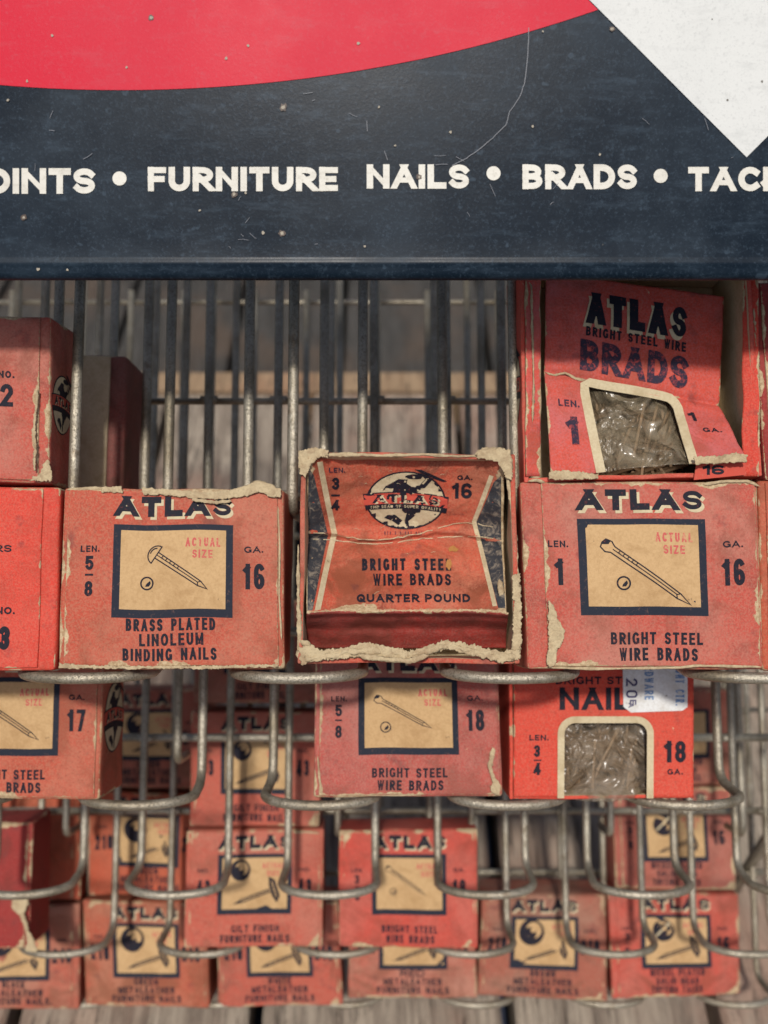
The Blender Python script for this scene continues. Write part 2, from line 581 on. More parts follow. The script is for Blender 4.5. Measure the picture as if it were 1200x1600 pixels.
def art_tack(s=1.0, ball=(-35, 187, 26), dome=True, slot=False):
    """a round dark tack head and a tack lying beside it"""
    cx, cy, r = ball
    o = disc(cx, cy, r, P_INK, 4)
    o += disc(cx + r * .15, cy + r * .15, r * .62, P_TAN, 5, 18)
    o += disc(cx - r * .12, cy - r * .1, r * .50, P_INK, 6, 18)
    o += disc(cx + r * .1, cy + r * .18, r * .2, P_TAN, 7, 10)
    if slot:
        o += [(q, P_CREAM, 8) for q in ribbon([(cx - r * .7, cy - r * .5), (cx + r * .6, cy + r * .7)], r * .16)]
    x0, y0, x1, y1 = -55, 104, 45, 138
    d = Vector((x1 - x0, y1 - y0)).normalized()
    nn = Vector((-d.y, d.x))
    w = 5
    A = Vector((x0, y0))
    B = Vector((x1, y1))
    o += [([tuple(A), tuple(A + d * 26 - nn * w), tuple(B - nn * w), tuple(B + nn * w), tuple(A + d * 26 + nn * w)], P_INK, 4)]
    o += stroke([tuple(A + d * 24), tuple(B)], 2.4, P_TAN, 5)
    C = B + d * 4
    o += [([tuple(C + nn * 34), tuple(C + nn * 20 + d * 12), tuple(C - nn * 20 + d * 13), tuple(C - nn * 34), tuple(C - nn * 14 - d * 6), tuple(C + nn * 14 - d * 6)], P_INK, 4.2)]
    o += stroke([tuple(C + nn * 20 + d * 3), tuple(C - nn * 20 + d * 4)], 2.6, P_TAN, 5)
    return o


def std_face(lines, left=None, right=None, art=None, worn=False, actual=True, title=True):
    """the printed front every plain box shares, in the pixels of a box 355 wide and 283 high"""
    o = []
    if title:
        o += shift(text('ATLAS', -92, 95, 238, 270, .32, .18, P_CREAM, 1), lambda p: (p[0] + 4, p[1] - 4.5))
        o += text('ATLAS', -92, 95, 238, 270, .32, .18, P_INK, 2)
    o += rect(-93, 80, 97, 225, P_NAVY, 1)
    o += rect(-81, 93, 86, 216, P_TAN, 2)
    o += art or []
    if actual:
        o += text('ACTUAL', 22, 77, 190, 204, .2, .2, P_PINK, 4)
        o += text('SIZE', 33, 65, 172, 185, .2, .2, P_PINK, 4)
    n = len(lines)
    ys = {2: [(37, 55), (13, 32)], 3: [(60, 79), (37, 56), (14, 33)]}[n]
    for (t, x0, x1), (y0, y1) in zip(lines, ys):
        o += text(t, x0, x1, y0, y1, .2, .17, P_INK, 2)
    for side, sp in ((-1, left), (1, right)):
        if not sp:
            continue
        cx = side * 130
        if sp[0]:
            o += text(sp[0], cx - 15, cx + 15, 182, 192, .22, .2, P_INK, 2)
        v = sp[1]
        if '/' in v:
            a, b = v.split('/')
            o += text(a, cx - 7, cx + 6, 154, 176, .22, .2, P_INK, 2)
            o += rect(cx - 7, 145, cx + 6, 148, P_INK, 2)
            o += text(b, cx - 7, cx + 6, 113, 137, .22, .2, P_INK, 2)
        elif sp[0]:
            hw = {1: 6, 2: 17, 3: 26}[len(v)]
            o += text(v, cx - hw, cx + hw, 125, 165, .18, .15, P_INK, 2)
        else:
            hw = {1: 6, 2: 17, 3: 26}[len(v)]
            o += text(v, cx - hw, cx + hw, 115, 155, .18, .15, P_INK, 2)
    return o


NAM = [(-.62, .34), (-.55, .52), (-.35, .66), (-.2, .78), (.05, .76), (.02, .62), (.16, .5), (.34, .56), (.42, .44), (.3, .3), (.22, .22), (-.35, .22), (-.36, .4), (-.5, .46)]
SAM = [(-.08, -.22), (.4, -.22), (.46, -.32), (.36, -.44), (.28, -.5), (.16, -.66), (.08, -.74), (.1, -.92), (0, -.96), (-.02, -.72), (.02, -.5), (-.1, -.34)]


def emblem(cx, cy, rx, ry, full=True):
    """globe seal: pale disc, dark continents, red band with the name, black motto band, two tacks"""
    f = lambda p: (cx + p[0] * rx, cy + p[1] * ry)
    o = [([f((math.cos(a) * 1.05, math.sin(a) * 1.05)) for a in [i * math.pi / 18 for i in range(36)]], P_INK, 1)]
    o += [([f((math.cos(a), math.sin(a))) for a in [i * math.pi / 18 for i in range(36)]], P_CREAM, 2)]
    o += [([f(p) for p in NAM], P_INK, 3), ([f(p) for p in SAM], P_INK, 3)]
    o += [([f((p[0] * .55 + .25, p[1] * .18 + .86)) for p in arc(0, 0, .5, .5, 0, 330)], P_INK, 3)]
    bend = lambda p: (p[0], p[1] - .10 * p[0] * p[0] + .02 - .05 * p[0])
    top = [(-1.1 + 2.2 * i / 10, .26) for i in range(11)]
    mid = [(-1.1 + 2.2 * i / 10, -.12) for i in range(11)]
    bot = [(-1.02 + 2.06 * i / 10, -.31) for i in range(11)]
    o += [([f(bend((p[0] * 1.03, p[1] + .04))) for p in top] + [f(bend((p[0] * 1.03, p[1]))) for p in reversed(bot)], P_INK, 3.4)]
    for i in range(10):
        o += [([f(bend(q)) for q in (top[i], top[i + 1], mid[i + 1], mid[i])], P_RED, 4)]
    tx = text('ATLAS', -.86, .86, -.085, .21, .30, .26, P_CREAM, 5)
    o += shift(tx, lambda p: f(bend((p[0] + .06, p[1] - .02))))
    tx = text('ATLAS', -.86, .86, -.075, .22, .30, .26, P_INK, 6)
    o += shift(tx, lambda p: f(bend(p)))
    if full:
        tx = text('THE SEAL OF SUPER QUALITY', -.93, .93, -.27, -.165, .15, .24, P_CREAM, 6)
        o += shift(tx, lambda p: f(bend(p)))
    # tack above right and tack below left
    for pl in ([(.22, 1.12), (.40, 1.10), (1.08, .70), (.98, .68), (.72, .80), (.42, .98)],
               [(.56, .86), (.72, .80), (.50, .46), (.28, .44)],
               [(-.48, -.52), (-.28, -.50), (-.08, -.72), (-.18, -.90), (-.34, -.74), (-.56, -.62)]):
        o += [([f(p) for p in pl], P_INK, 5)]
    o += [([f(p) for p in [(-.30, -.62), (-.38, -.74), (-.70, -1.06), (-.60, -.98)]], P_CREAM, 6)]
    o += [([f(p) for p in [(.55, .82), (.60, .80), (.40, .5), (.36, .52)]], P_CREAM, 6)]
    if full:
        o += text('REG.U.S.PAT.OFF.', cx - rx * .55, cx + rx * .5, cy - ry * 1.24, cy - ry * 1.12, .16, .5, P_WORN, 3)
    return o


# ------------------------------------------------------------------ cartons
TH = math.radians(6)
BOX_ROT = -math.radians(51)                     # the chutes fall towards the viewer; cartons lie back on them
E_UP = AU * math.cos(TH) + AF * math.sin(TH)    # up along a chute
E_IN = AF * math.cos(TH) - AU * math.sin(TH)    # into a chute
TIER = {1: (1047, .2174), 2: (1248, .252), 3: (1390, .298), 4: (1484, .342), 5: (1564, .384)}


def chute_h(y0, d0, y1):
    """how far up the chute from (y0, d0) the sight line through y1 is met, and its depth"""
    Y0 = (800 - y0) / FPX * d0
    q = (800 - y1) / FPX
    h = (q * d0 - Y0) / (math.cos(TH) - q * math.sin(TH))
    return h, d0 + h * math.sin(TH)


def ticks(L, n, r):
    return [0, r * .35, r] + [r + (L - 2 * r) * i / n for i in range(1, n)] + [L - r, L - r * .35, L]


class Warp:
    """a carton's lack of squareness: moved corners, slack faces, dents"""
    def __init__(s, w, h, d, seed, amt=1.0, bulge=.0008, dents=()):
        rnd = random.Random(seed)
        s.w, s.h, s.d, s.seed, s.amt, s.bulge, s.dents = w, h, d, seed, amt, bulge, dents
        s.c = [Vector([rnd.uniform(-1, 1) * .0006 * amt for _ in range(3)]) for _ in range(8)]

    def __call__(s, p):
        a, b, c = p[0] / s.w + .5, p[1] / s.d, p[2] / s.h
        off = Vector((0, 0, 0))
        for i in range(8):
            k = ((a if i & 1 else 1 - a) * (b if i & 2 else 1 - b) * (c if i & 4 else 1 - c))
            off += s.c[i] * k
        sa = math.sin(math.pi * min(1, max(0, a)))
        sc_ = math.sin(math.pi * min(1, max(0, c)))
        y = -s.bulge * sa * sc_ * (1 - b)
        q = Vector(p) + off
        q.y += y + .00042 * s.amt * n3(p[0] * 70, 0, p[2] * 70, s.seed)
        q.z += .00028 * s.amt * n3(p[0] * 90, p[1] * 60, 0, s.seed + 5)
        q.x += .00022 * s.amt * n3(0, p[1] * 60, p[2] * 90, s.seed + 9)
        for (dx, dz, r, depth) in s.dents:
            g = math.exp(-((p[0] - dx) ** 2 + (p[2] - dz) ** 2) / (r * r))
            q.y += depth * g * max(0, 1 - b)
        return q


def rbox(name, w, h, d, r, warp, mat, parent, off=(0, 0, 0), n=(22, 18, 8), warp_full=True):
    """a rounded board block, local x centred, y from 0 into depth, z from 0 up; carries the 'edge' distance"""
    nx, nz, ny = n
    X, Y, Z = ticks(w, nx, r), ticks(d, ny, r), ticks(h, nz, r)
    bm = bmesh.new()
    el = bm.verts.layers.float.new('edge')

    def vert(p):
        q = Vector((min(max(p[0], r), w - r), min(max(p[1], r), d - r), min(max(p[2], r), h - r)))
        dv = Vector(p) - q
        if dv.length > 1e-9:
            q = q + dv.normalized() * r
        ds = sorted((min(p[0], w - p[0]), min(p[1], d - p[1]), min(p[2], h - p[2])))
        v = bm.verts.new(warp((q.x - w / 2 + off[0], q.y + off[1], q.z + off[2])))
        v[el] = ds[1] * 1000
        return v

    def face_grid(A, B, f, flip):
        g = [[vert(f(a, b)) for b in B] for a in A]
        for i in range(len(A) - 1):
            for j in range(len(B) - 1):
                q = [g[i][j], g[i + 1][j], g[i + 1][j + 1], g[i][j + 1]]
                bm.faces.new(q[::-1] if flip else q)
    face_grid(X, Z, lambda a, b: (a, 0, b), False)
    face_grid(X, Z, lambda a, b: (a, d, b), True)
    face_grid(Y, Z, lambda a, b: (0, a, b), True)
    face_grid(Y, Z, lambda a, b: (w, a, b), False)
    face_grid(X, Y, lambda a, b: (a, b, 0), True)
    face_grid(X, Y, lambda a, b: (a, b, h), False)
    bmesh.ops.remove_doubles(bm, verts=list(bm.verts), dist=2e-6)
    for f in bm.faces:
        f.smooth = True
    me = bpy.data.meshes.new(name)
    bm.to_mesh(me)
    bm.free()
    me.materials.append(mat)
    return link(bpy.data.objects.new(name, me), parent)


def torn_strip(name, pts, wid, thick, seed, parent, mat=None, nsec=12, step=.00032, rag=.34, across=Vector((0, 0, 1))):
    """a ragged roll of torn board along pts (local metres): wide across, thin along the carton's depth"""
    P = []
    for a, b in zip(pts[:-1], pts[1:]):
        a, b = Vector(a), Vector(b)
        n = max(1, int((b - a).length / step))
        P += [a.lerp(b, i / n) for i in range(n)]
    P.append(Vector(pts[-1]))
    V, Fc = [], []
    wid, thick = wid * .44, thick * .30
    N = len(P)
    for i, p in enumerate(P):
        t = (P[min(i + 1, N - 1)] - P[max(i - 1, 0)]).normalized()
        out = Vector((0, -1, 0))
        sd = t.cross(out)
        sd = sd.normalized() if sd.length > 1e-6 else Vector((1, 0, 0))
        fade = min(1, i / 3, (N - 1 - i) / 3)
        for k in range(nsec):
            a = 2 * math.pi * k / nsec
            e = 1 + rag * (n3(p.x * 420, p.z * 420, k * .9, seed) + 1.1 * n3(p.x * 1500, p.z * 1500, k * 1.6, seed + 3))
            big = 1 + .8 * n3(p.x * 130, p.z * 130, 0, seed + 8)
            e = max(.12, e * max(.25, big)) * (.05 + .95 * fade)
            V.append(p + sd * (math.cos(a) * wid / 2 * e) + out * (math.sin(a) * thick / 2 * e))
    for i in range(N - 1):
        for k in range(nsec):
            k2 = (k + 1) % nsec
            Fc.append([i * nsec + k, i * nsec + k2, (i + 1) * nsec + k2, (i + 1) * nsec + k])
    Fc.append(list(range(nsec))[::-1])
    Fc.append([(N - 1) * nsec + k for k in range(nsec)])
    return mesh_obj(name, V, Fc, mat or M_TORN, parent, smooth=True)


def flake(b, pts, seed, dd=-.0010, jit=2.0, relief=.00028, mat=None, name='torn_edge', cell=2.6):
    """a flat scrap of torn board: ragged outline given in pixels of the photograph, crumpled and a little lifted"""
    out = []
    for i, a in enumerate(pts):
        c = pts[(i + 1) % len(pts)]
        L = math.dist(a, c)
        nx_, ny_ = (c[1] - a[1]) / max(L, 1e-6), -(c[0] - a[0]) / max(L, 1e-6)
        n = max(1, int(L / 1.6))
        for k in range(n):
            t = k / n
            x, y = a[0] + (c[0] - a[0]) * t, a[1] + (c[1] - a[1]) * t
            j = jit * (n3(x * .16, y * .16, 0, seed) + .9 * n3(x * .55, y * .55, 1, seed)) * 1.3
            out.append((x + nx_ * j, y + ny_ * j))
    polys = tess([(out, 0, 0)], cell)
    idx, V, Fc = {}, [], []
    for pl, _, _ in polys:
        f_ = []
        for p in pl:
            k = (round(p[0], 3), round(p[1], 3))
            if k not in idx:
                idx[k] = len(V)
                q = b.loc(p[0], p[1], dd)
                q.y += relief * (n3(p[0] * .09, p[1] * .09, 0, seed + 2) + .45 * n3(p[0] * .28, p[1] * .28, 0, seed + 3))
                V.append(q)
            if not f_ or f_[-1] != idx[k]:
                f_.append(idx[k])
        if len(f_) > 2 and f_[0] != f_[-1]:
            Fc.append(f_)
    o = mesh_obj(name, V, Fc, mat or M_TORN, b.root, smooth=True)
    md = o.modifiers.new('thickness', 'SOLIDIFY')
    md.thickness = .00035
    md.offset = 0
    return o


GROUP = 'red cartons of nails on the wire rack'


class Box:
    """a carton's Empty, its size and how pixels of the standard artwork lie on it"""
    def __init__(s, label, xl, xr, yt, yb, tier=None, depth=None, dp=.021, seed=1, roll=0.0, amt=1.0, front=0.0, bulge=.0004, dents=()):
        y0, d0 = TIER[tier] if tier else (yb, depth)
        up, d = chute_h(y0, d0, yb)
        d -= front
        s.h, dt = chute_h(yb, d, yt)
        s.w = (xr - xl) / FPX * d
        s.d = dp
        s.px = d / FPX                            # metres per pixel at the front bottom edge
        s.cx, s.yb, s.dist = (xl + xr) / 2, yb, d
        s.root = empty('nail_box', label, 'box', at(s.cx, yb, d), (BOX_ROT, 0, 0), GROUP)
        if roll:
            s.root.rotation_euler = (Euler((BOX_ROT, 0, 0)).to_matrix() @ Matrix.Rotation(math.radians(roll), 3, 'Y')).to_euler()
        s.seed = seed
        s.warp = Warp(s.w, s.h, s.d, seed, amt, bulge, dents)
        bpy.context.view_layer.update()

    def f(s, x, y, lift):                         # standard artwork pixels -> front sheet
        p = s.warp((x / 355 * s.w, 0, y / 283 * s.h))
        p.y -= lift + s.sheet
        return p
    sheet = 0.0005

    def loc(s, px, py, dd=0.0):                   # pixel of the photograph -> local point, dd metres behind the front plane
        up, d = chute_h(s.yb, s.dist, py)
        p = at(px, py, d)
        v = p - s.root.location
        # slide along the sight line until dd behind the front plane
        ray = (p - CAM).normalized()
        k = (dd - v.dot(E_IN)) / ray.dot(E_IN)
        v = v + ray * k
        m = s.root.rotation_euler.to_matrix().inverted()
        return m @ v


def plain_box(label, xl, xr, yt, yb, tier, face, mat, seed, flap=(-165, 168), side=None, side_r=12, dp=.021, roll=0, amt=1.0, near=True, front=0.0, mat2=None, dents=(), bulge=.0004):
    b = Box(label, xl, xr, yt, yb, tier, dp=dp, seed=seed, roll=roll, amt=amt, front=front, dents=dents, bulge=bulge)
    n = (26, 22, 8) if near else (12, 10, 5)
    rbox('carton', b.w, b.h, b.d, .0009, b.warp, mat, b.root, n=n)
    if flap:
        x0, x1 = flap[0] / 355 * b.w, flap[1] / 355 * b.w
        rbox('front_flap', x1 - x0, b.h - .0012, .0012, .0003, b.warp, mat2 or mat, b.root,
             off=((x0 + x1) / 2, -.0005, .0007), n=(28, 24, 1) if near else (14, 12, 1))
    else:
        b.sheet = 0.0
    if face:
        print_mesh('printed_label', tess(face, 22) if near else tess(face, 60), b.f, b.root,
                   lift0=.00007 if near else .00012, step=.00002 if near else .00004)
    if side:
        cy = b.d * .52
        cz = b.h * (.50)
        r = min(.0085, b.d * .42)
        s = side
        pl = tess(emblem(0, 0, r * 1000, r * 1000 * (1.05), False), 3)
        def fm(u, v, l):
            p = b.warp((s * b.w / 2, cy + s * u / 1000, cz + v / 1000))
            p.x += s * l
            return p
        print_mesh('side_emblem', pl, fm, b.root)
    return b


def seg_path(b, pts, dd=-.0006):
    return [b.loc(x, y, dd) for x, y in pts]


# ------------------------------------------------------------------ the ground: deck boards, edge board, lower ground
def mat_wood(name, a, b_, c_, seed):
    m, nt, b = new_mat(name)
    nb = NB(nt)
    v = nb.coords(seed, (1, .10, 1))
    v2 = nb.coords(seed)
    g = nb.noise(v, 95, 8, 0.7, 1.2)
    g2 = nb.noise(v, 420, 5, 0.7, 0.5)
    big = nb.noise(v2, 11, 4, 0.6)
    c = nb.mix(nb.ramp(g, 0.35, 0.70), a, b_)
    c = nb.mix(nb.ramp(big, 0.45, 0.70, 0.0, 0.7), c, c_)
    c = nb.mix(nb.ramp(g2, 0.53, 0.66, 0.0, 0.85), c, (0.05, 0.038, 0.03))
    nb.L(c, b.inputs['Base Color'])
    b.inputs['Roughness'].default_value = 0.85
    b.inputs['Specular IOR Level'].default_value = 0.2
    nb.bump(nb.math('ADD', g, g2), 0.8, 0.004, b.inputs['Normal'])
    return m


M_DECK = mat_wood('weathered_board', (0.42, 0.35, 0.27), (0.17, 0.13, 0.10), (0.40, 0.25, 0.18), 21)
M_EDGE = mat_wood('tan_edge_board', (0.40, 0.28, 0.17), (0.28, 0.18, 0.105), (0.36, 0.20, 0.12), 22)
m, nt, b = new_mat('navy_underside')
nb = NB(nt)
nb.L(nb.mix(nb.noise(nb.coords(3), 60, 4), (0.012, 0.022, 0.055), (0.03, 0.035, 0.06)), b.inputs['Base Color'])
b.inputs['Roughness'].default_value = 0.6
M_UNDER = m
m, nt, b = new_mat('grey_concrete')
nb = NB(nt)
v = nb.coords(5)
c = nb.mix(nb.ramp(nb.noise(v, 9, 6, .65), .35, .7), (0.07, 0.068, 0.064), (0.04, 0.04, 0.038))
c = nb.mix(nb.ramp(nb.noise(v, 42, 5, .7), .55, .75, 0, .6), c, (0.10, 0.08, 0.06))
nb.L(c, b.inputs['Base Color'])
b.inputs['Roughness'].default_value = 0.9
nb.bump(nb.noise(v, 120, 6), .5, .004, b.inputs['Normal'])
M_GROUND = m


def bars(name, boxes, mat, kind=None):
    V, Fc = [], []
    for (x0, y0, z0, x1, y1, z1) in boxes:
        k = len(V)
        bv = min(.002, (z1 - z0) / 3)
        prof = [(x0, z0), (x1, z0), (x1, z1 - bv), (x1 - bv, z1), (x0 + bv, z1), (x0, z1 - bv)]
        n = max(1, int((y1 - y0) / .02))
        for i in range(n + 1):
            y = y0 + (y1 - y0) * i / n
            for px, pz in prof:
                V.append((px + .0006 * n3(px * 9, y * 30, pz * 50), y, pz + (.0007 * n3(px * 30, y * 20, 0) if pz > z0 else 0)))
        for i in range(n):
            for j in range(6):
                j2 = (j + 1) % 6
                Fc.append([k + i * 6 + j2, k + i * 6 + j, k + (i + 1) * 6 + j, k + (i + 1) * 6 + j2])
        Fc.append([k + j for j in range(6)])
        Fc.append([k + n * 6 + j for j in range(6)][::-1])
    o = mesh_obj(name, V, Fc, mat)
    if kind:
        o['kind'] = kind
    return o


cuts = [1.077 * x for x in (-.56, -.455, -.35, -.247, -.149, -.0515, .050, .133, .232, .33, .43, .53)]
bars('deck', [(a + .0030, -.30, -.022, c - .0030, .571, 0.0) for a, c in zip(cuts[:-1], cuts[1:])], M_DECK, 'structure')
bars('deck_edge_board', [(-.60, .573, -.03, .57, .596, .002)], M_EDGE, 'structure')
M_LOWER = mat_wood('lower_board_shade_dimmed', (0.085, 0.080, 0.072), (0.045, 0.043, 0.039), (0.12, 0.085, 0.06), 23)  # wood colour darkened to stand for shade beyond the deck
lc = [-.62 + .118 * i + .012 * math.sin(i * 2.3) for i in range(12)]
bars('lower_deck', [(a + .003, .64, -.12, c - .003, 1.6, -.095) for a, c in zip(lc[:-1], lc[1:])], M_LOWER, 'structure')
o = mesh_obj('ground', [(-8, -8, -.16), (8, -8, -.16), (8, 8, -.16), (-8, 8, -.16)], [[0, 1, 2, 3]], M_GROUND)
o['kind'] = 'structure'
o = mesh_obj('deck_navy_layer', [(-.60, -.30, -.06), (.57, -.30, -.06), (.57, .57, -.06), (-.60, .57, -.06)], [[0, 1, 2, 3]], M_UNDER)  # navy layer seen through the gaps between boards
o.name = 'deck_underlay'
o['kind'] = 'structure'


# ------------------------------------------------------------------ the wire rack
def tube(name, paths, r, mat, parent, ns=12):
    V, Fc = [], []
    for pts in paths:
        pts = [Vector(p) for p in pts]
        N = len(pts)
        base = len(V)
        up = None
        for i, p in enumerate(pts):
            t = (pts[min(i + 1, N - 1)] - pts[max(i - 1, 0)]).normalized()
            if up is None:
                up = t.orthogonal().normalized()
            up = (up - t * up.dot(t)).normalized()
            sd = t.cross(up)
            for k in range(ns):
                a = 2 * math.pi * k / ns
                V.append(p + (up * math.cos(a) + sd * math.sin(a)) * r)
        for i in range(N - 1):
            for k in range(ns):
                k2 = (k + 1) % ns
                Fc.append([base + i * ns + k, base + i * ns + k2, base + (i + 1) * ns + k2, base + (i + 1) * ns + k])
        Fc.append([base + k for k in range(ns)][::-1])
        Fc.append([base + (N - 1) * ns + k for k in range(ns)])
    return mesh_obj(name, V, Fc, mat, parent, smooth=True)


def bend(pts, r, n=6):
    """round the corners of a polyline"""
    pts = [Vector(p) for p in pts]
    out = [pts[0]]
    for i in range(1, len(pts) - 1):
        a, p, c = pts[i - 1], pts[i], pts[i + 1]
        u, w = (a - p), (c - p)
        k = min(r, u.length * .49, w.length * .49)
        A, C = p + u.normalized() * k, p + w.normalized() * k
        for j in range(n + 1):
            t = j / n
            out.append(A * (1 - t) ** 2 + p * 2 * t * (1 - t) + C * t ** 2)
    out.append(pts[-1])
    return out


rack = empty('wire_rack', 'grey galvanised wire rack of stepped chutes with looped fingers under the red cartons', 'display rack',
             CAM + AF * .32 + AU * -.22)
RI = Matrix.Translation(-rack.location)
WR = .00132
DL = .0235                                       # legs lie this far behind the carton fronts
BOUND = {1: [-.1197, -.0699, -.0200, .0297, .0868, .1360],
         2: [-.1168, -.0672, -.0170, .0334, .0815, .1310],
         3: [-.1650, -.1152, -.0669, -.0179, .0328, .0828, .1325],
         4: [-.1660, -.1176, -.0667, -.0171, .0324, .0838, .1326],
         5: [-.1766, -.1223, -.0684, -.0158, .0379, .0908, .1436]}
LEG = {1: .20, 2: .235, 3: .265, 4: .25, 5: .20}
DIVX = {1: [-.1270, -.0745, -.0220, .0315, .0880, .1400]}


def chute_pt(t, x, into, up, drop=0.0):
    y0, d0 = TIER[t]
    p = at(600, y0, d0) + AX * x + E_IN * into + E_UP * up
    return p - rack.location


for t in TIER:
    zf, zb, hw = -.0019, -.0012, .0146
    WELD = {}
    for i, xb in enumerate(BOUND[t]):              # weld lumps where legs cross the rods
        wl = []
        for sgn in (-1, 1):
            for up in (.043, .112):
                p = chute_pt(t, xb + sgn * hw, DL + WR * .8, up)
                wl.append([p - AX * .0026, p - AX * .0012 + E_IN * .0002, p + AX * .0012, p + AX * .0026])
        WELD[i] = wl
    for i, xb in enumerate(BOUND[t]):
        jig = .0006 * n3(i * 3.1, t * 5.7, .3)
        x = xb + jig
        tip = .0005
        sw = [.0012 * n3(i * 1.7, t * 2.3, k) for k in (1, 2)]
        raw = [chute_pt(t, x - hw + sw[0], DL, LEG[t]), chute_pt(t, x - hw, DL, .0012), chute_pt(t, x - hw * 1.06, tip + .0125, zf + .0012),
               chute_pt(t, x + hw * 1.06, tip + .0125, zf + .0012), chute_pt(t, x + hw, DL, .0012), chute_pt(t, x + hw + sw[1], DL, LEG[t])]
        # corners: tight at the back, wide at the front of the finger
        b1 = bend(raw[0:3], .0075)
        b2 = bend(raw[3:6], .0075)
        fr = []
        for k in range(1, 20):
            a = math.pi * k / 20
            fr.append(chute_pt(t, x - hw * 1.06 * math.cos(a), tip + .0125 * (1 - math.sin(a) ** .8), zf + .0012 * (1 - math.sin(a))))
        path = b1[:-1] + fr + b2[1:]
        tube('wire_finger', [path] + WELD[i], WR, M_WIRE, rack)
        x = DIVX.get(t, BOUND[t])[i]
        dv = [chute_pt(t, x, .0085, LEG[t]), chute_pt(t, x, .0085, .0375), chute_pt(t, x, DL + .002, .0375)]
        tube('divider_rod', [bend(dv, .005)], WR, M_WIRE, rack)
    xs = (BOUND[t][0] - .03, BOUND[t][-1] + .03)
    for up in (.043, .112, LEG[t] - .004):
        tube('cross_rod', [[chute_pt(t, xs[0], DL + 2 * WR, up), chute_pt(t, xs[1], DL + 2 * WR, up)]], WR * (1.05 if up < .05 else .78), M_WIRE, rack)
# uprights that carry the tiers at either end
for sx in (-1, 1):
    for up in (.043, LEG[5] - .004):
        pts = [chute_pt(t, sx * .158 + (.0 if sx > 0 else -.036), DL + 5 * WR, min(up, LEG[t] - .004)) for t in (1, 2, 3, 4, 5)]
        last = pts[-1].copy()
        last.z = .0 - rack.location.z
        tube('upright', [bend([pts[0] + Vector((0, 0, .03))] + pts + [last], .01)], .0024, M_WIRE, rack)


# ------------------------------------------------------------------ header sign
M_SNAVY = mat_enamel('sign_navy_enamel', (0.0042, 0.0105, 0.0190), (0.042, 0.066, 0.092), 31, rough=.28, hz=.42, spec=.14)
M_SRED = mat_enamel('sign_red_enamel', (0.58, 0.017, 0.040), (0.52, 0.062, 0.085), 32, (0.55, 0.42, 0.36), hz=.45)
M_SWHITE = mat_enamel('sign_white_enamel', (0.66, 0.67, 0.64), (0.50, 0.51, 0.49), 33, (0.16, 0.15, 0.13), hz=.6)
M_SCREAM = mat_enamel('sign_letter_white', (0.72, 0.70, 0.62), (0.46, 0.43, 0.36), 34, (0.4, 0.28, 0.15), hz=.5)
SD = .1955
STILT = math.radians(8)                         # the sign stands a little steeper than the cartons
sg = empty('display_sign', 'navy enamelled header sign with red arc, white diamond and a row of white capitals', 'sign', at(600, 437, SD), (math.radians(-45) + STILT, 0, 0))
SN = AF * math.cos(STILT) + AU * math.sin(STILT)
SZ = AU * math.cos(STILT) - AF * math.sin(STILT)


def sloc(px, py):
    r_ = AF + AX * ((px - 600) / FPX) + AU * ((800 - py) / FPX)
    v_ = CAM + r_ * ((sg.location - CAM).dot(SN) / r_.dot(SN)) - sg.location
    return v_.x, v_.dot(SZ)


sz_ = lambda py: sloc(600, py)[1]
sx_ = lambda px: (px - 600) / FPX * SD
# panel: flat sheet with its lower edge rolled back
prof = [(0, sz_(-420))]
nfl = 24
for i in range(1, nfl + 1):
    prof.append((0, sz_(-420) + (sz_(401) - sz_(-420)) * i / nfl))
for i in range(1, 12):                            # a soft bead added to catch a highlight before the edge rolls under
    a = math.pi * i / 12
    prof.append((-.00023 * math.sin(a) ** 2, sz_(401) + (sz_(421) - sz_(401)) * i / 12))
r = sz_(421)
for i in range(1, 13):
    a = math.pi * i / 12
    prof.append((r * .75 * (1 - math.cos(a)), r - r * math.sin(a) if i < 7 else r - r * math.sin(a)))
prof.append((r * 1.5, sz_(-420) * .9))
V, Fc = [], []
xs = [sx_(-260 + 1720 * i / 60) for i in range(61)]
for x in xs:
    for (y, z) in prof:
        wob = .00012 * n3(x * 40, z * 30, 0) + (.00018 * n3(x * 60, 2, 0) if z < .006 else 0)
        V.append((x, y + wob, z))
n = len(prof)
for i in range(60):
    for j in range(n - 1):
        Fc.append([i * n + j, i * n + j + 1, (i + 1) * n + j + 1, (i + 1) * n + j])
mesh_obj('panel', V, Fc, M_SNAVY, sg, smooth=True)


def smap(u, v, l):
    x, z = sloc(u, v)
    return Vector((x, .00012 * n3(x * 40, z * 30, 0) - l, z))


arcp = [(190 + 2270 * math.sin(math.radians(a)), -2129 + 2270 * math.cos(math.radians(a))) for a in [-10 + 29.02 * i / 40 for i in range(41)]]
arcp = [p for p in arcp if p[0] < 932]
red = arcp + [(934, 15.5), (520, -399), (-210, -399)]
print_mesh('red_arc', tess([(red, 0, 1)], 40), smap, sg, .00010, .00004, [M_SRED])
print_mesh('white_diamond', tess([([(1166, 246), (934, 14), (640, -280), (760, -400), (1330, -400), (1490, -78)], 0, 3)], 40), smap, sg, .00010, .00004, [M_SWHITE])
let = []
for s, x0, x1, ya, yb_ in (('POINTS', -63, 149, 263, 303), ('FURNITURE', 231, 528, 261, 299), ('NAILS', 573, 733, 257, 295),
                           ('BRADS', 816, 995, 257, 296), ('TACKS', 1075, 1262, 261, 299)):
    tx = text(s, x0, x1, 0, 38, .265, .10, 0, 2)
    let += shift(tx, lambda p: (p[0], yb_ - p[1] * (yb_ - ya) / 38))
for cx, cy in ((187, 279), (771, 271), (1032, 275)):
    let += disc(cx, cy, 11, 0, 2)
chips = []
rn = random.Random(4)
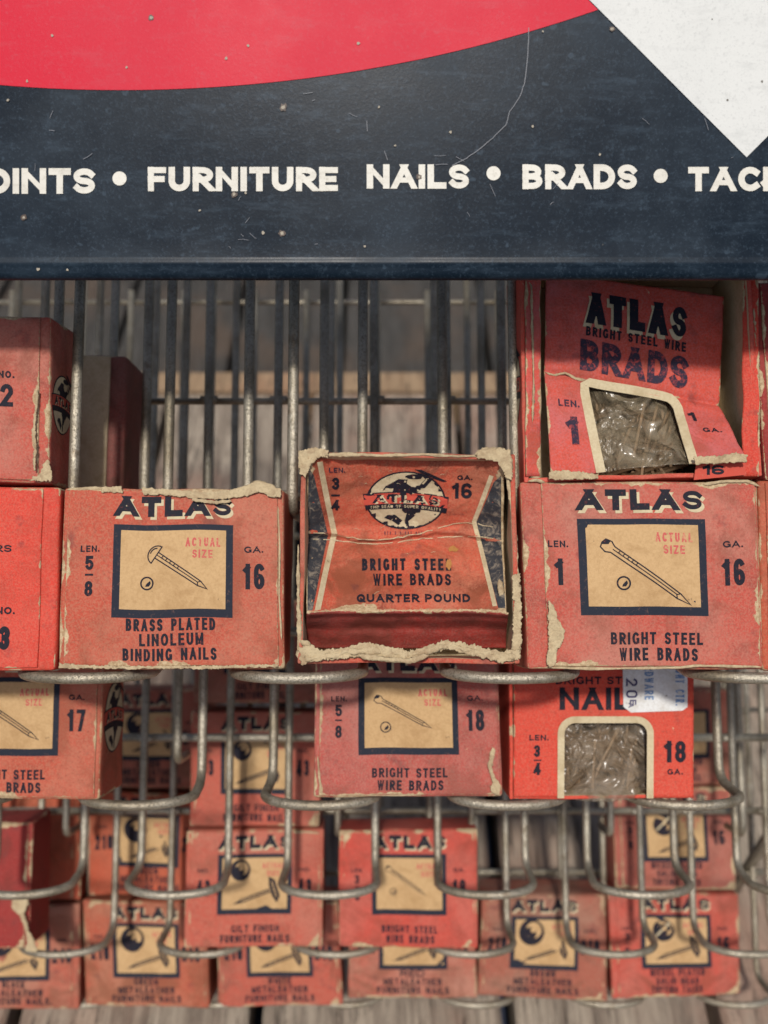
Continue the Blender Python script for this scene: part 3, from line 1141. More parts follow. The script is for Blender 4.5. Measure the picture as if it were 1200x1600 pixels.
for cx, cy, rr in ((443, 168, 5), (237, 28, 4), (560, 68, 4), (354, 92, 4), (198, 106, 3), (43, 127, 3), (38, 340, 4), (592, 168, 3), (704, 207, 3.5), (832, 198, 3), (617, 228, 2.5),
                   (956, 46, 4), (366, 304, 4), (384, 302, 3), (411, 364, 4), (441, 365, 4.5), (570, 385, 3), (312, 329, 3), (13, 157, 3), (848, 50, 2.5), (937, 242, 3), (655, 277, 3.5),
                   (1112, 31, 2), (1136, 157, 3), (1190, 128, 3), (82, 56, 3), (388, 72, 3), (60, 421, 4), (106, 422, 3)):
    chips += [([(cx + rr * (.4 + .45 * rn.random()) * math.cos(a), cy + rr * (.4 + .45 * rn.random()) * math.sin(a)) for a in [i * math.pi / 4 for i in range(8)]],
               1 if cx not in (1112, 1136, 1190) else 2, 5)]
for k in range(26):                                # clustered fine scratches and splashes
    gx, gy, sp_ = rn.choice([(470, 190, 60), (330, 320, 70), (640, 250, 60), (880, 330, 80), (120, 210, 60), (400, 365, 40), (1040, 180, 60), (560, 400, 300)])
    x, y = rn.gauss(gx, sp_), rn.gauss(gy, sp_ * .4)
    if y > 396:
        continue
    a, L = rn.gauss(.1, .7), rn.uniform(4, 22)
    chips += [(q, 3, 5) for q in ribbon([(x, y), (x + L * .5 * math.cos(a), y + L * .5 * math.sin(a) + rn.uniform(-1, 1)), (x + L * math.cos(a), y + L * math.sin(a))], rn.uniform(.5, .9))]
for cx, cy, rr in ((443, 168, 8), (237, 28, 6), (366, 304, 6), (441, 365, 7), (956, 46, 6), (655, 277, 6), (38, 340, 6)):
    chips += [([(cx + rr * (.5 + .5 * rn.random()) * math.cos(a), cy + rr * (.5 + .5 * rn.random()) * math.sin(a)) for a in [i * math.pi / 6 for i in range(12)]], 4, 4)]
crack = [(826, 44), (824, 90), (820, 128), (812, 152), (796, 175), (790, 196), (770, 216), (748, 234), (728, 248), (700, 262)]
cp = []
for a, b_ in zip(crack[:-1], crack[1:]):
    for i in range(5):
        cp.append((a[0] + (b_[0] - a[0]) * i / 5 + 1.6 * n3(a[0] + i, a[1] * .3, 0), a[1] + (b_[1] - a[1]) * i / 5))
chips += [(q, 3, 5) for q in ribbon(cp, 1.1)]
mc, nt, b = new_mat('chip_primer')
b.inputs['Base Color'].default_value = (.36, .32, .25, 1)
b.inputs['Roughness'].default_value = .8
mk, nt, b = new_mat('chip_dark')
b.inputs['Base Color'].default_value = (.12, .11, .09, 1)
mr, nt, b = new_mat('chip_rust_rim')
b.inputs['Base Color'].default_value = (.055, .032, .02, 1)
ms, nt, b = new_mat('hairline_scratch')
b.inputs['Base Color'].default_value = (.15, .16, .18, 1)
print_mesh('lettering', tess(let, 40) + chips, smap, sg, .00008, .00004, [M_SCREAM, mc, mk, ms, mr])


# ------------------------------------------------------------------ top tier
c_fresh = mat_card('carton_fresh_red', RED_B, 41, .7, .15, .15)
c_weath = mat_card('carton_weathered', RED_A, 42, 1.0, .35, .35)
c_weath2 = mat_card('carton_pinkish', (0.46, 0.076, 0.052), 43, 1.0, .6, .4)
c_dusky = mat_card('carton_dusky', RED_C, 44, .9, .4, .4)
c_dark = mat_card('carton_crimson', RED_D, 45, 1.0, .25, .35, (0.31, 0.055, 0.048))
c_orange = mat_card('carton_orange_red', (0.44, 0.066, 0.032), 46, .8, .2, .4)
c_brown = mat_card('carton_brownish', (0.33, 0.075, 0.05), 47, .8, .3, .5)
c_bright = mat_card('carton_vivid_red', (0.58, 0.054, 0.032), 48, .6, .1, .12)

T3L = [('BRASS PLATED', -70, 70), ('LINOLEUM', -49, 51), ('BINDING NAILS', -75, 71)]
BSW = [('BRIGHT STEEL', -57, 84), ('WIRE BRADS', -46, 74)]

# bottom left box, mostly out of the frame
face = text('RS', 78, 105, 181, 192, .22, .2, P_INK, 2) + text('NO.', 82, 112, 86, 97, .24, .2, P_INK, 2) + text('3', 88, 106, 32, 68, .24, .2, P_INK, 2)
bx = plain_box('bright red nail box numbered 3 at the left edge, beneath the box numbered 2', -267, 84, 762, 1047, 1, shift(face, lambda p: (p[0], p[1])), c_fresh, 51, flap=(-170, 151), side=1, dp=.0165)
face = text('NO.', 92, 119, 175, 187, .24, .2, P_INK, 2) + text('2', 96, 117, 127, 165, .2, .2, P_INK, 2)
bx = plain_box('weathered red nail box numbered 2 at the left edge, stacked on the bright red box', -262, 76, 492, 753, 1, face, c_weath2, 52, flap=(-170, 160), side=1, dp=.0155)
flake(bx, [(70, 722), (76, 718), (81, 735), (82, 751), (46, 752), (52, 744), (62, 742)], 3, -.0010)
flake(bx, [(57, 610), (60, 610), (58, 640), (55, 668), (57, 700), (55, 735), (52, 735), (53, 700), (49, 682), (54, 650)], 4, -.0014, 1.0)

# brass plated linoleum nails
bx = plain_box('red nail box with torn pale top edge and a dome headed nail picture', 88, 443, 764, 1046, 1,
               std_face(T3L, ('LEN.', '5/8'), ('GA.', '16'), art_brad(1.0, -31, 183, -34, 106, (-38, 134, 9.5), 'dome')), c_weath, 53, flap=(-168, 168), bulge=.0008)
torn_strip('torn_edge', seg_path(bx, [(104, 765), (150, 763), (196, 766)], -.0004), .0016, .0012, 11, bx.root)
flake(bx, [(160, 761), (190, 760), (192, 770), (158, 769)], 11, -.0012, 1.2)
flake(bx, [(222, 762), (262, 765), (312, 769), (345, 768), (380, 762), (400, 753), (412, 752), (428, 762), (440, 764), (438, 778), (420, 776), (404, 768), (380, 776), (340, 781), (300, 778), (258, 774), (224, 773)], 12, -.0014, 1.5, .00035)
flake(bx, [(302, 778), (340, 783), (360, 780), (362, 784), (338, 788), (300, 783)], 14, -.0019, 1.0)
torn_strip('torn_edge', seg_path(bx, [(345, 770), (380, 764), (402, 756), (424, 762), (436, 774)], -.0012), .0030, .0022, 12, bx.root)
flake(bx, [(92, 1036), (150, 1040), (230, 1041), (330, 1040), (430, 1038), (440, 1042), (330, 1045), (180, 1045), (92, 1044)], 16, -.0009, 1.6, .0001)
torn_strip('torn_edge', seg_path(bx, [(434, 790), (437, 850), (436, 930), (440, 1000)], -.0003), .0009, .0008, 15, bx.root)

# bright steel brads, 1 inch
bx = plain_box('red nail box with a long brad picture, its lower left corner torn', 820, 1195, 752, 1046, 1,
               shift(std_face([('BRIGHT STEEL', -50, 88), ('WIRE BRADS', -38, 80)], ('LEN.', '1'), ('GA.', '16'),
                              art_brad(1.05, -50, 184, -36, 149, (-28, 128, 9.5))), lambda p: (p[0] - 2 if abs(p[0]) < 110 else p[0] + 5, p[1])),
               c_weath2, 54, flap=(-146, 172), bulge=.0006)
flake(bx, [(857, 938), (864, 946), (872, 966), (882, 988), (880, 1004), (870, 1014), (868, 1038), (858, 1044), (854, 1030), (858, 1000), (856, 970)], 21, -.0016, 1.6, .0006)
torn_strip('torn_edge', seg_path(bx, [(858, 1043), (930, 1045), (1010, 1044), (1060, 1043), (1092, 1040), (1190, 1042)], -.0006), .0013, .0011, 22, bx.root)
torn_strip('torn_edge', seg_path(bx, [(1098, 757), (1130, 752), (1168, 752), (1188, 760)], -.0006), .0016, .0012, 23, bx.root)
torn_strip('torn_edge', seg_path(bx, [(824, 752), (838, 750), (852, 754)], -.0002), .0018, .0014, 24, bx.root)
# slivers of the next column at the right edge
plain_box('orange red nail box cut off by the right edge, top row', 1196, 1520, 752, 1046, 1, None, c_orange, 55)
plain_box('dark red nail box cut off by the right edge, just under the sign', 1192, 1500, 437, 750, 1, None, c_dark, 56)

# a box lying further back between the chutes, seen dimly behind the wires
bx = plain_box('dim nail box standing far back behind the top row wires', 118, 192, 556, 800, None, None, c_brown, 57, flap=(-170, 60), dp=.030, near=False) if False else None
c_dim = mat_card('carton_shade_dimmed', (0.24, 0.050, 0.040), 58, .6, .3, .5)  # colour darkened to paint in the shadow far behind the wires
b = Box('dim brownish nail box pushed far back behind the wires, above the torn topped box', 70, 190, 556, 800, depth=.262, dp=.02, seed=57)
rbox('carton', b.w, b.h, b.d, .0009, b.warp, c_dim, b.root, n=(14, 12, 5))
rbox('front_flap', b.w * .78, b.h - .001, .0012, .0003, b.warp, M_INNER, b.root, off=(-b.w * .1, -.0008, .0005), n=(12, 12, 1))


# ------------------------------------------------------------------ open tray shapes
def tray(name, w, h, d, t, warp, mat, inner, parent):
    """four walls and a back of board, open in front"""
    bm_parts = []
    for nm, (x0, x1, z0, z1, y0, y1) in (('wall', (-w / 2, -w / 2 + t, 0, h, 0, d)), ('wall', (w / 2 - t, w / 2, 0, h, 0, d)),
                                         ('wall', (-w / 2 + t, w / 2 - t, h - t, h, 0.0003, d)), ('wall', (-w / 2 + t, w / 2 - t, 0, t, 0.0003, d)),
                                         ('back', (-w / 2 + t, w / 2 - t, t, h - t, d - t, d))):
        o = rbox(nm, x1 - x0, z1 - z0, y1 - y0, min(.00035, t * .4), warp, mat, parent, off=((x0 + x1) / 2, y0, z0), n=(10 if x1 - x0 > .01 else 1, 12 if z1 - z0 > .01 else 1, 10 if y1 - y0 > .005 else 1))
        # inside faces are bare board
        o.data.materials.append(inner)
        cx, cz = 0.0, h / 2
        for p in o.data.polygons:
            c, nn = p.center, p.normal
            to = Vector((cx - c.x, 0, cz - c.z))
            if nm == 'wall' and abs(nn.y) < .5 and nn.dot(to) > 0 and abs(nn.dot(to)) > .3 * to.length * .2 and ((abs(nn.x) > .7 and x1 - x0 < .01) or (abs(nn.z) > .7 and z1 - z0 < .01)):
                p.material_index = 1
            if nm == 'back' and nn.y < -.5:
                p.material_index = 1
        bm_parts.append(o)
    return bm_parts


def sheet(name, f, us, vs, mat, parent, edge=None, th=.0005, hole=None):
    """a bent sheet of board: f(u, v) -> point on its face; given thickness"""
    V, at_ = [], []
    nu, nv = len(us), len(vs)
    a0, b0, c0 = f(us[0], vs[0]), f(us[-1], vs[0]), f(us[0], vs[-1])
    if (b0 - a0).cross(c0 - a0).y > 0:
        vs = vs[::-1]
    for u in us:
        for v in vs:
            V.append(f(u, v))
            at_.append(edge(u, v) if edge else 9.0)
    Fc = [[i * nv + j, (i + 1) * nv + j, (i + 1) * nv + j + 1, i * nv + j + 1] for i in range(nu - 1) for j in range(nv - 1)
          if not (hole and hole((us[i] + us[i + 1]) / 2, (vs[j] + vs[j + 1]) / 2))]
    o = mesh_obj(name, V, Fc, mat, parent, smooth=True, attr=at_)
    md = o.modifiers.new('thickness', 'SOLIDIFY')
    md.thickness = th
    md.offset = -1 if Fc else 0
    return o


def lin(a, b, n):
    return [a + (b - a) * i / n for i in range(n + 1)]


def smooth01(t):
    t = min(1, max(0, t))
    return t * t * (3 - 2 * t)


# --- the battered open box in the middle
c_tray = mat_card('carton_battered', (0.46, 0.070, 0.042), 61, .46, .5, .5)
c_panel = mat_card('carton_sunken_panel', (0.50, 0.078, 0.042), 62, 1.2, .55, .8)
bx = Box('battered red nail box with sunken front, torn cream rim and globe emblem', 464, 813, 706, 1040, 1, dp=.021, seed=61, amt=1.6, front=.0012)
tray('tray', bx.w, bx.h, bx.d, .0012, bx.warp, c_tray, M_INNER, bx.root)
K3 = bx.px


def keyf(v, keys):
    for (a, ya), (b_, yb2) in zip(keys[:-1], keys[1:]):
        if v <= b_:
            t = (v - a) / (b_ - a)
            return ya + (yb2 - ya) * (t * .55 + .45 * smooth01(t))
    return keys[-1][1]


def panel3(u, v, lift=0.0):
    """u, v: photograph pixels right of x=637 and above y=1040, on a dished, creased sheet"""
    base = keyf(v, [(10, .0125), (46, .0092), (70, .0046), (82, .0015), (100, .0026), (150, .0088), (188, .0134), (212, .0132), (262, .0082), (328, .0014)])
    sag = .0026 * (1 - (u / 155) ** 2) * smooth01((v - 84) / 60) + .0008
    side = -.0062 * smooth01((abs(u) - 105) / 60) * smooth01((v - 20) / 70)
    # bent crease that wanders across
    cr = 198 + 7 * math.sin(u * .03) + 4 * n3(u * .05, 0, 0, 4)
    crease = -.0010 * math.exp(-((v - cr) / 3.2) ** 2) + .0006 * math.exp(-((v - cr + 8) / 5.0) ** 2)
    nz = .0006 * n3(u * .022, v * .022, 0, 6) + .00028 * n3(u * .07, v * .07, 0, 7) + .00017 * n3(u * .22, v * .22, 0, 8)
    y = base + (sag + nz if v > 84 else nz) + side * .6 - crease * -1 - lift
    return Vector((u * K3 * (1.0 + y * 3.8), y, v * K3 + y * .13))


# the drawn edges of the dished sheet
sheet('sunken_panel', lambda u, v: panel3(u, v), lin(-160, 153, 78), lin(84, 330, 80), c_panel, bx.root,
      edge=lambda u, v: min(abs(v - 84) * .16, abs(330 - v) * .2 + .3, (u + 156) * .2 + .2, (148 - u) * .2 + .2))
sheet('lower_ledge', lambda u, v: panel3(u, v), lin(-160, 156, 60), lin(12, 84, 26), mat_card('carton_ledge_shaded', (0.30, 0.034, 0.026), 63, 1.0, .25, .6), bx.root,  # ledge red darkened to paint in the shade of the recess
      edge=lambda u, v: abs(84 - v) * .13)
ar = []
ar += [([(-159, 312), (-150, 300), (-126, 200), (-151, 86), (-159, 86)], P_NAVY, 1)]
ar += stroke([(-141, 322), (-116, 202), (-143, 86)], 9, P_CREAM, 2)
ar += [([(149, 300), (138, 290), (112, 222), (118, 190), (141, 90), (152, 90)], P_NAVY, 1)]
ar += stroke([(134, 300), (108, 222), (116, 188), (136, 92)], 7, P_CREAM, 2)
NAVW = len(PRINT)
PRINT.append(mat_print('ink_navy_scuffed', (0.040, 0.043, 0.050), (0.26, 0.22, 0.17), 15, 0.85, 520))
ar = [(pl, NAVW if m_ == P_NAVY else m_, l) for pl, m_, l in ar]
ar += text('LEN.', -126, -100, 305, 313, .22, .2, P_WORN, 3)
ar += text('3', -121, -109, 277, 297, .24, .2, P_INK, 3) + rect(-122, 266, -108, 269, P_INK, 3) + text('4', -121, -108, 242, 260, .24, .2, P_INK, 3)
ar += text('GA.', 80, 104, 293, 301, .24, .2, P_INK, 3)
ar += text('16', 72, 104, 262, 288, .22, .15, P_INK, 3)
ar += emblem(-2, 258, 61, 47, True)
ar += text('BRIGHT STEEL', -72, 70, 142, 161, .22, .2, P_INK, 3)
ar += text('WIRE BRADS', -55, 69, 120, 137, .22, .2, P_INK, 3)
ar += text('QUARTER POUND', -81, 98, 96, 108, .26, .22, P_INK, 3)
ar += [([(74 + 9 * math.cos(a) * (.6 + .5 * rn.random()), 176 + 5 * math.sin(a) * (.6 + .6 * rn.random())) for a in [i * .5 for i in range(12)]], P_RUST, 6)]
ar += [([(66 + 5 * math.cos(a) * (.6 + .5 * rn.random()), 152 + 11 * math.sin(a) * (.6 + .6 * rn.random())) for a in [i * .5 for i in range(12)]], P_RUST, 6)]
for q in range(12):                                # small flakes and creases on the worn sheet
    u, v = rn.uniform(-110, 105), rn.uniform(95, 320)
    a = rn.uniform(-.5, .5)
    L = rn.uniform(2, 9)
    ar += stroke([(u, v), (u + L * .5, v + L * a * .5 + 1), (u + L, v + L * a)], rn.uniform(.4, .9), P_CREAM, 7)
for k in range(2):
    cr = [(-150 + 8 * i, 0) for i in range(37)]
    cr = [(u, 198 - 9 * k + (7 if k == 0 else 5) * math.sin(u * .03) + (22 * smooth01((u - 20) / 90) if k == 0 else 10 * smooth01((u - 40) / 90)) + 3 * n3(u * .1, k, 0)) for u, _ in cr]
    for a, b_ in zip(cr[:-1], cr[1:]):
        if n3(a[0] * .06, k * 5, 1) > -.25:
            ar += stroke([a, b_], 1.2 + 1.2 * abs(n3(a[0] * .2, 3, k)), P_CREAM, 7.5)
print_mesh('printed_label', tess(ar, 7), lambda u, v, l: panel3(u, v, l), bx.root, .00012, .00003)
T = lambda name, pts, w, th, sd, dd=-.0004, rag=.55: torn_strip(name, seg_path(bx, pts, dd), w, th, sd, bx.root, rag=rag)
T('torn_edge', [(484, 712), (540, 710), (600, 712), (660, 710), (715, 713), (750, 712)], .0016, .0014, 31, .0002, .5)
T('torn_edge', [(470, 738), (474, 716), (488, 706), (508, 708), (512, 716)], .0026, .0022, 32, -.0008)
T('torn_edge', [(742, 710), (764, 705), (786, 706), (797, 720), (795, 745)], .0028, .0024, 33, -.0006)
T('torn_edge', [(792, 738), (799, 790), (805, 850), (810, 920), (812, 975)], .0015, .0014, 34, 0, .9)
T('torn_edge', [(806, 960), (808, 1000), (802, 1028)], .0036, .0026, 35, -.0006)
flake(bx, [(466, 1012), (486, 1006), (500, 1016), (540, 1012), (572, 1004), (600, 1008), (640, 1016), (668, 1008), (700, 1000), (742, 1008), (780, 1018), (812, 1014), (812, 1030), (784, 1034), (740, 1024), (700, 1014), (664, 1026), (640, 1034), (600, 1033), (566, 1026), (520, 1030), (470, 1038)], 90, -.0012, 2.4, .0005)
flake(bx, [(466, 704), (492, 700), (512, 703), (514, 712), (496, 716), (484, 730), (478, 746), (468, 740)], 91, -.0011, 2.2, .0004)
flake(bx, [(746, 706), (772, 700), (796, 704), (801, 724), (800, 750), (790, 744), (782, 726), (766, 718), (744, 716)], 92, -.0011, 2.2, .0004)
flake(bx, [(800, 900), (812, 896), (815, 960), (813, 1020), (798, 1024), (803, 980)], 93, -.0008, 2.0, .0003)
T('torn_edge', [(470, 1030), (500, 1028), (540, 1020), (570, 1016), (610, 1018), (640, 1024), (665, 1018), (700, 1008), (740, 1018), (775, 1028), (808, 1026)], .0030, .0026, 36, -.0012, .7)
T('torn_edge', [(560, 1024), (600, 1030), (640, 1033), (670, 1024)], .0024, .0020, 37, -.0022, .5)
T('torn_edge', [(466, 850), (466, 920), (468, 985), (466, 1030)], .0014, .0014, 38, 0, .9)
T('torn_edge', [(470, 1000), (484, 1012), (492, 1020)], .0034, .0022, 39, -.0004)
T('torn_edge', [(780, 905), (786, 940), (784, 966)], .0028, .0016, 40, .0015)


# --- cellophane and the brads behind it
def mat_film(name, seed, dust=.4, colr=(0.30, 0.26, 0.21)):
    m, nt, b = new_mat(name)
    nb = NB(nt)
    v = nb.coords(seed)
    out = nt.nodes['Material Output']
    tr = nt.nodes.new('ShaderNodeBsdfTransparent')
    tr.inputs[0].default_value = (.96, .95, .92, 1)
    g = nb.noise(v, 75, 5, .6, 1.0)
    b.inputs['Base Color'].default_value = (*colr, 1)
    b.inputs['Roughness'].default_value = .24
    b.inputs['Specular IOR Level'].default_value = .9
    b.inputs['Coat Weight'].default_value = .6
    b.inputs['Coat Roughness'].default_value = .14
    mx = nt.nodes.new('ShaderNodeMixShader')
    nb.L(nb.ramp(g, .35, .68, dust * .45, min(.95, dust * 1.6)), mx.inputs[0])
    nb.L(tr.outputs[0], mx.inputs[1])
    nb.L(b.outputs[0], mx.inputs[2])
    nb.L(mx.outputs[0], out.inputs['Surface'])
    nb.bump(nb.math('ABSOLUTE', nb.math('SUBTRACT', nb.noise(v, 48, 3, .45, 2.2), 0.5)), 1.0, .0090, b.inputs['Normal'])
    return m


m, nt, b = new_mat('brad_steel')
nb = NB(nt)
v = nb.coords(3)
nb.L(nb.mix(nb.noise(v, 300, 4), (0.17, 0.13, 0.09), (0.24, 0.13, 0.06)), b.inputs['Base Color'])
b.inputs['Metallic'].default_value = .5
b.inputs['Roughness'].default_value = .5
M_BRAD = m
M_CAVITY = mat_kraft('brown_cavity_shade', (0.085, 0.065, 0.045), 79)  # dark brown stands in for the shade inside the window boxes


def brads(parent, x0, x1, z0, z1, y, seed, n=110, label=None):
    rnd = random.Random(seed)
    V, Fc = [], []
    for i in range(n):
        L = rnd.uniform(.010, .017)
        c = Vector((rnd.uniform(x0, x1), y + rnd.uniform(.0, .0065), rnd.uniform(z0, z1)))
        a, t = rnd.uniform(0, math.pi), rnd.uniform(-.10, .10)
        d = Vector((math.cos(a) * math.cos(t), math.sin(t), math.sin(a) * math.cos(t)))
        p0, p1 = c - d * L / 2, c + d * L / 2
        p0.x, p1.x = min(max(p0.x, x0 - .003), x1 + .003), min(max(p1.x, x0 - .003), x1 + .003)
        p0.z, p1.z = max(p0.z, z0 - .001), max(p1.z, z0 - .001)
        u = d.orthogonal().normalized()
        w = d.cross(u)
        k = len(V)
        for p, rr in ((p0, .00095), (p0 + d * .0007, .00095), (p0 + d * .0007, .00058), (p1 - d * .0018, .00058), (p1, .0001)):
            for q in range(6):
                an = q * math.pi / 3
                V.append(p + (u * math.cos(an) + w * math.sin(an)) * rr)
        for s in range(4):
            for q in range(6):
                q2 = (q + 1) % 6
                Fc.append([k + s * 6 + q, k + s * 6 + q2, k + (s + 1) * 6 + q2, k + (s + 1) * 6 + q])
        Fc.append([k + q for q in range(6)][::-1])
    o = mesh_obj('steel_brads', V, Fc, M_BRAD)
    o.matrix_world = parent.matrix_world.copy()
    o['label'] = label
    o['category'] = 'nails'
    o['kind'] = 'stuff'
    return o


# --- the open window box on top of the right hand stack
c_brad = mat_card('carton_window_faded', (0.56, 0.074, 0.046), 71, .9, .45, .35, (0.50, 0.125, 0.12))
bx = Box('faded open nail box with a cellophane window, its front panel pushed in under the sign', 820, 1186, 395, 748, 1, dp=.021, seed=71, amt=1.4)
tray('tray', bx.w, bx.h, bx.d, .0011, bx.warp, mat_card('carton_window_walls', (0.56, 0.068, 0.045), 72, .45, .35, .3), M_INNER, bx.root)
CP = {k: bx.loc(x, y, dd) for k, (x, y, dd) in {'TL': (853, 424, .0030), 'TR': (1131, 464, .0075), 'ML': (851, 580, .0042), 'MR': (1124, 633, .0090),
                                               'BL': (861, 746, -.0004), 'BR': (1166, 716, -.0010)}.items()}


def panelB(s, t, lift=0.0):
    if t <= 1:
        p = CP['TL'].lerp(CP['TR'], s).lerp(CP['ML'].lerp(CP['MR'], s), t)
    else:
        p = CP['ML'].lerp(CP['MR'], s).lerp(CP['BL'].lerp(CP['BR'], s), t - 1)
    p = p.copy()
    p.y += -.0012 * math.sin(math.pi * s) * math.sin(math.pi * min(1, max(0, t))) + .0005 * n3(s * 3, t * 3, 0, 3) + .00022 * n3(s * 11, t * 11, 0, 4) + .0005 * math.exp(-((t - 1) / .03) ** 2)
    p.y -= lift
    return p


WS0, WS1, WT0 = .215, .735, 1.04


def win_edges(t):
    k = max(0, (t - 1) )
    return WS0 + .045 * k, WS1 - .01 * k


# board round the window: built in four bands so the opening is a real hole
sheet('front_panel', lambda s, t: panelB(s, t), lin(0, 1, 90), lin(0, 2, 100), c_brad, bx.root,
      edge=lambda s, t: min(s * 40 + .2, (1 - s) * 40 + .1, t * 40 + .3, (2 - t) * 20 + .1, abs(t - 1.0) * 22 + .35 + (2 if .26 < s < .74 else 0)),
      hole=lambda s, t: t > 1.035 and win_edges(t)[0] - .004 < s < win_edges(t)[1] + .004)
ar = []


def tB(st_, s0, s1, t0, t1, pen, gap, mat, layer, dx=0, dy=0):
    return shift(text(st_, s0 * 278, s1 * 278, 0, (t1 - t0) * 150, pen, gap, mat, layer), lambda p: ((p[0] + dx) / 278, t1 - (p[1] - dy) / 150))


ar += tB('ATLAS', .225, .795, .15, .46, .29, .12, P_CREAM, 2, -4, 6)
ar += tB('ATLAS', .225, .795, .15, .46, .29, .12, P_INK, 3)
ar += tB('BRIGHT STEEL WIRE', .225, .79, .49, .58, .22, .2, P_INK, 3)
ar += tB('BRADS', .195, .81, .62, .92, .25, .08, P_WORN, 3)
ar += tB('LEN.', .065, .18, 1.25, 1.32, .22, .2, P_WORN, 3)
ar += tB('1', .10, .16, 1.42, 1.70, .25, .2, P_WORN, 3)
ar += tB('GA.', .84, .94, 1.46, 1.53, .22, .2, P_INK, 3)
ar += tB('1', .785, .825, 1.22, 1.36, .25, .2, P_INK, 3)
print_mesh('printed_label', tess(ar, .05), panelB, bx.root, .00008, .00003)
bord = [(win_edges(2)[0] - .005, 2.0)] + [(win_edges(t)[0] - .005, t) for t in lin(1.9, 1.16, 8)] + [(WS0 + .006, 1.07), (WS0 + .04, 1.03)] + \
       [(s, 1.03 + .004 * math.sin(9 * s)) for s in lin(.30, .66, 8)] + [(.705, 1.045), (.728, 1.10)] + [(win_edges(t)[1] + .005, t) for t in lin(1.18, 2.0, 9)]
for xa, xb, sd_ in ((822, 845, 1), (1160, 1185, 2)):   # the side walls' front returns
    sheet('side_flap', lambda u, v: bx.loc(u + 3 * n3(v * .02, sd_, 0), v, -.0004 + .0012 * abs(u - (822 if sd_ == 1 else 1185)) / 24), lin(xa, xb, 8), lin(744, 400, 40), c_brad if sd_ == 1 else c_fresh, bx.root,
          edge=lambda u, v: min(abs(u - xa), abs(xb - u)) * .15, th=.0006)
# ribbon in metres so its width stays even
q = []
P3 = [panelB(s, t, .00022) for s, t in bord]
V, Fc = [], []
for i, p in enumerate(P3):
    tdir = (P3[min(i + 1, len(P3) - 1)] - P3[max(0, i - 1)])
    nn = Vector((-tdir.z, 0, tdir.x)).normalized()
    V += [p + nn * .0011, p - nn * .0011]
Fc = [[2 * i, 2 * i + 1, 2 * i + 3, 2 * i + 2] for i in range(len(P3) - 1)]
o = mesh_obj('window_border', V, Fc, M_CREAM, bx.root)
md = o.modifiers.new('thickness', 'SOLIDIFY')
md.thickness = .0003
M_FILM1 = mat_film('dusty_cellophane', 73, .30, (0.33, 0.27, 0.18))


def film(u, v):
    t = 1.02 + .98 * v
    e = win_edges(t)
    s = e[0] + (e[1] - e[0]) * u
    p = panelB(s, t).copy()
    bulge = math.sin(math.pi * u) * (.15 + .85 * math.sin(math.pi * min(1, v * .62)))
    rid = 1 - abs(n3(u * 2.2, v * 2.6, 0, 11)) * 2.2
    rid2 = 1 - abs(n3(u * 4.6 + v, v * 5.2, 0, 13)) * 2.0
    p.y += .0022 * (1 - v) + .0012 - .0024 * bulge * v - .0024 * rid * math.sin(math.pi * u) - .0012 * rid2 * math.sin(math.pi * u)
    return p


sheet('cellophane', film, lin(0, 1, 50), lin(0, 1, 60), M_FILM1, bx.root, th=.00004)
z = CP['BL'].z
z0_, z1_ = bx.loc(900, 746, .018).z, bx.loc(900, 590, .018).z
mesh_obj('cavity_shade_sheet', [(bx.loc(905, 746, .018).x - .004, .0185, z0_), (bx.loc(1085, 746, .018).x + .004, .0185, z0_), (bx.loc(1085, 746, .018).x + .004, .0185, z1_), (bx.loc(905, 746, .018).x - .004, .0185, z1_)], [[0, 1, 2, 3]], M_CAVITY, bx.root)  # dark sheet added behind the brads in place of interior shade
brads(bx.root, panelB(.3, 1.9).x, panelB(.72, 1.9).x, bx.loc(900, 744, .008).z, bx.loc(900, 640, .008).z, .0100, 5, 170, 'heap of dull steel brads behind the cellophane of the faded open box')
Tb = lambda pts, w, th, sd, dd=-.0004, rag=.6: torn_strip('torn_edge', seg_path(bx, pts, dd), w, th, sd, bx.root, rag=rag)
torn_strip('torn_edge', [panelB(s, 1.0 + .02 * math.sin(s * 40), .0003) for s in lin(0, .235, 8)], .0011, .0008, 51, bx.root, rag=.5)
flake(bx, [(858, 738), (880, 735), (905, 738), (936, 740), (934, 748), (890, 750), (858, 749)], 52, -.0020, 1.6, .0005)
flake(bx, [(1084, 714), (1120, 713), (1150, 708), (1167, 711), (1166, 722), (1130, 724), (1086, 726)], 53, -.0030, 1.6, .0005)
Tb([(826, 440), (830, 446), (832, 520), (834, 600), (832, 660)], .0009, .0009, 54, -.0002, .9)
Tb([(1178, 480), (1184, 560), (1186, 620), (1185, 700)], .0012, .0012, 55, 0, .9)
# the pulled down corner shows the box below through the gap: turned in strip with its last digits
tx = text('16', 1098, 1132, 0, 16, .3, .16, P_INK, 3)
pl = [([(1088, 722), (1166, 718), (1164, 742), (1084, 750)], P_RED, 1)] + shift(tx, lambda p: (p[0], 742 - p[1]))
print_mesh('turned_in_strip', pl, lambda u, v, l: bx.loc(u, v, -.0003 - l * .5), bx.root)
emb = tess(emblem(0, 0, 8.5, 8.8, False), 3)


def fmL(u, v, l):
    p = bx.warp((-bx.w / 2, bx.d * .5 - u / 1000, bx.h * .44 + v / 1000))
    p.x -= l
    return p


print_mesh('side_emblem', emb, fmL, bx.root)


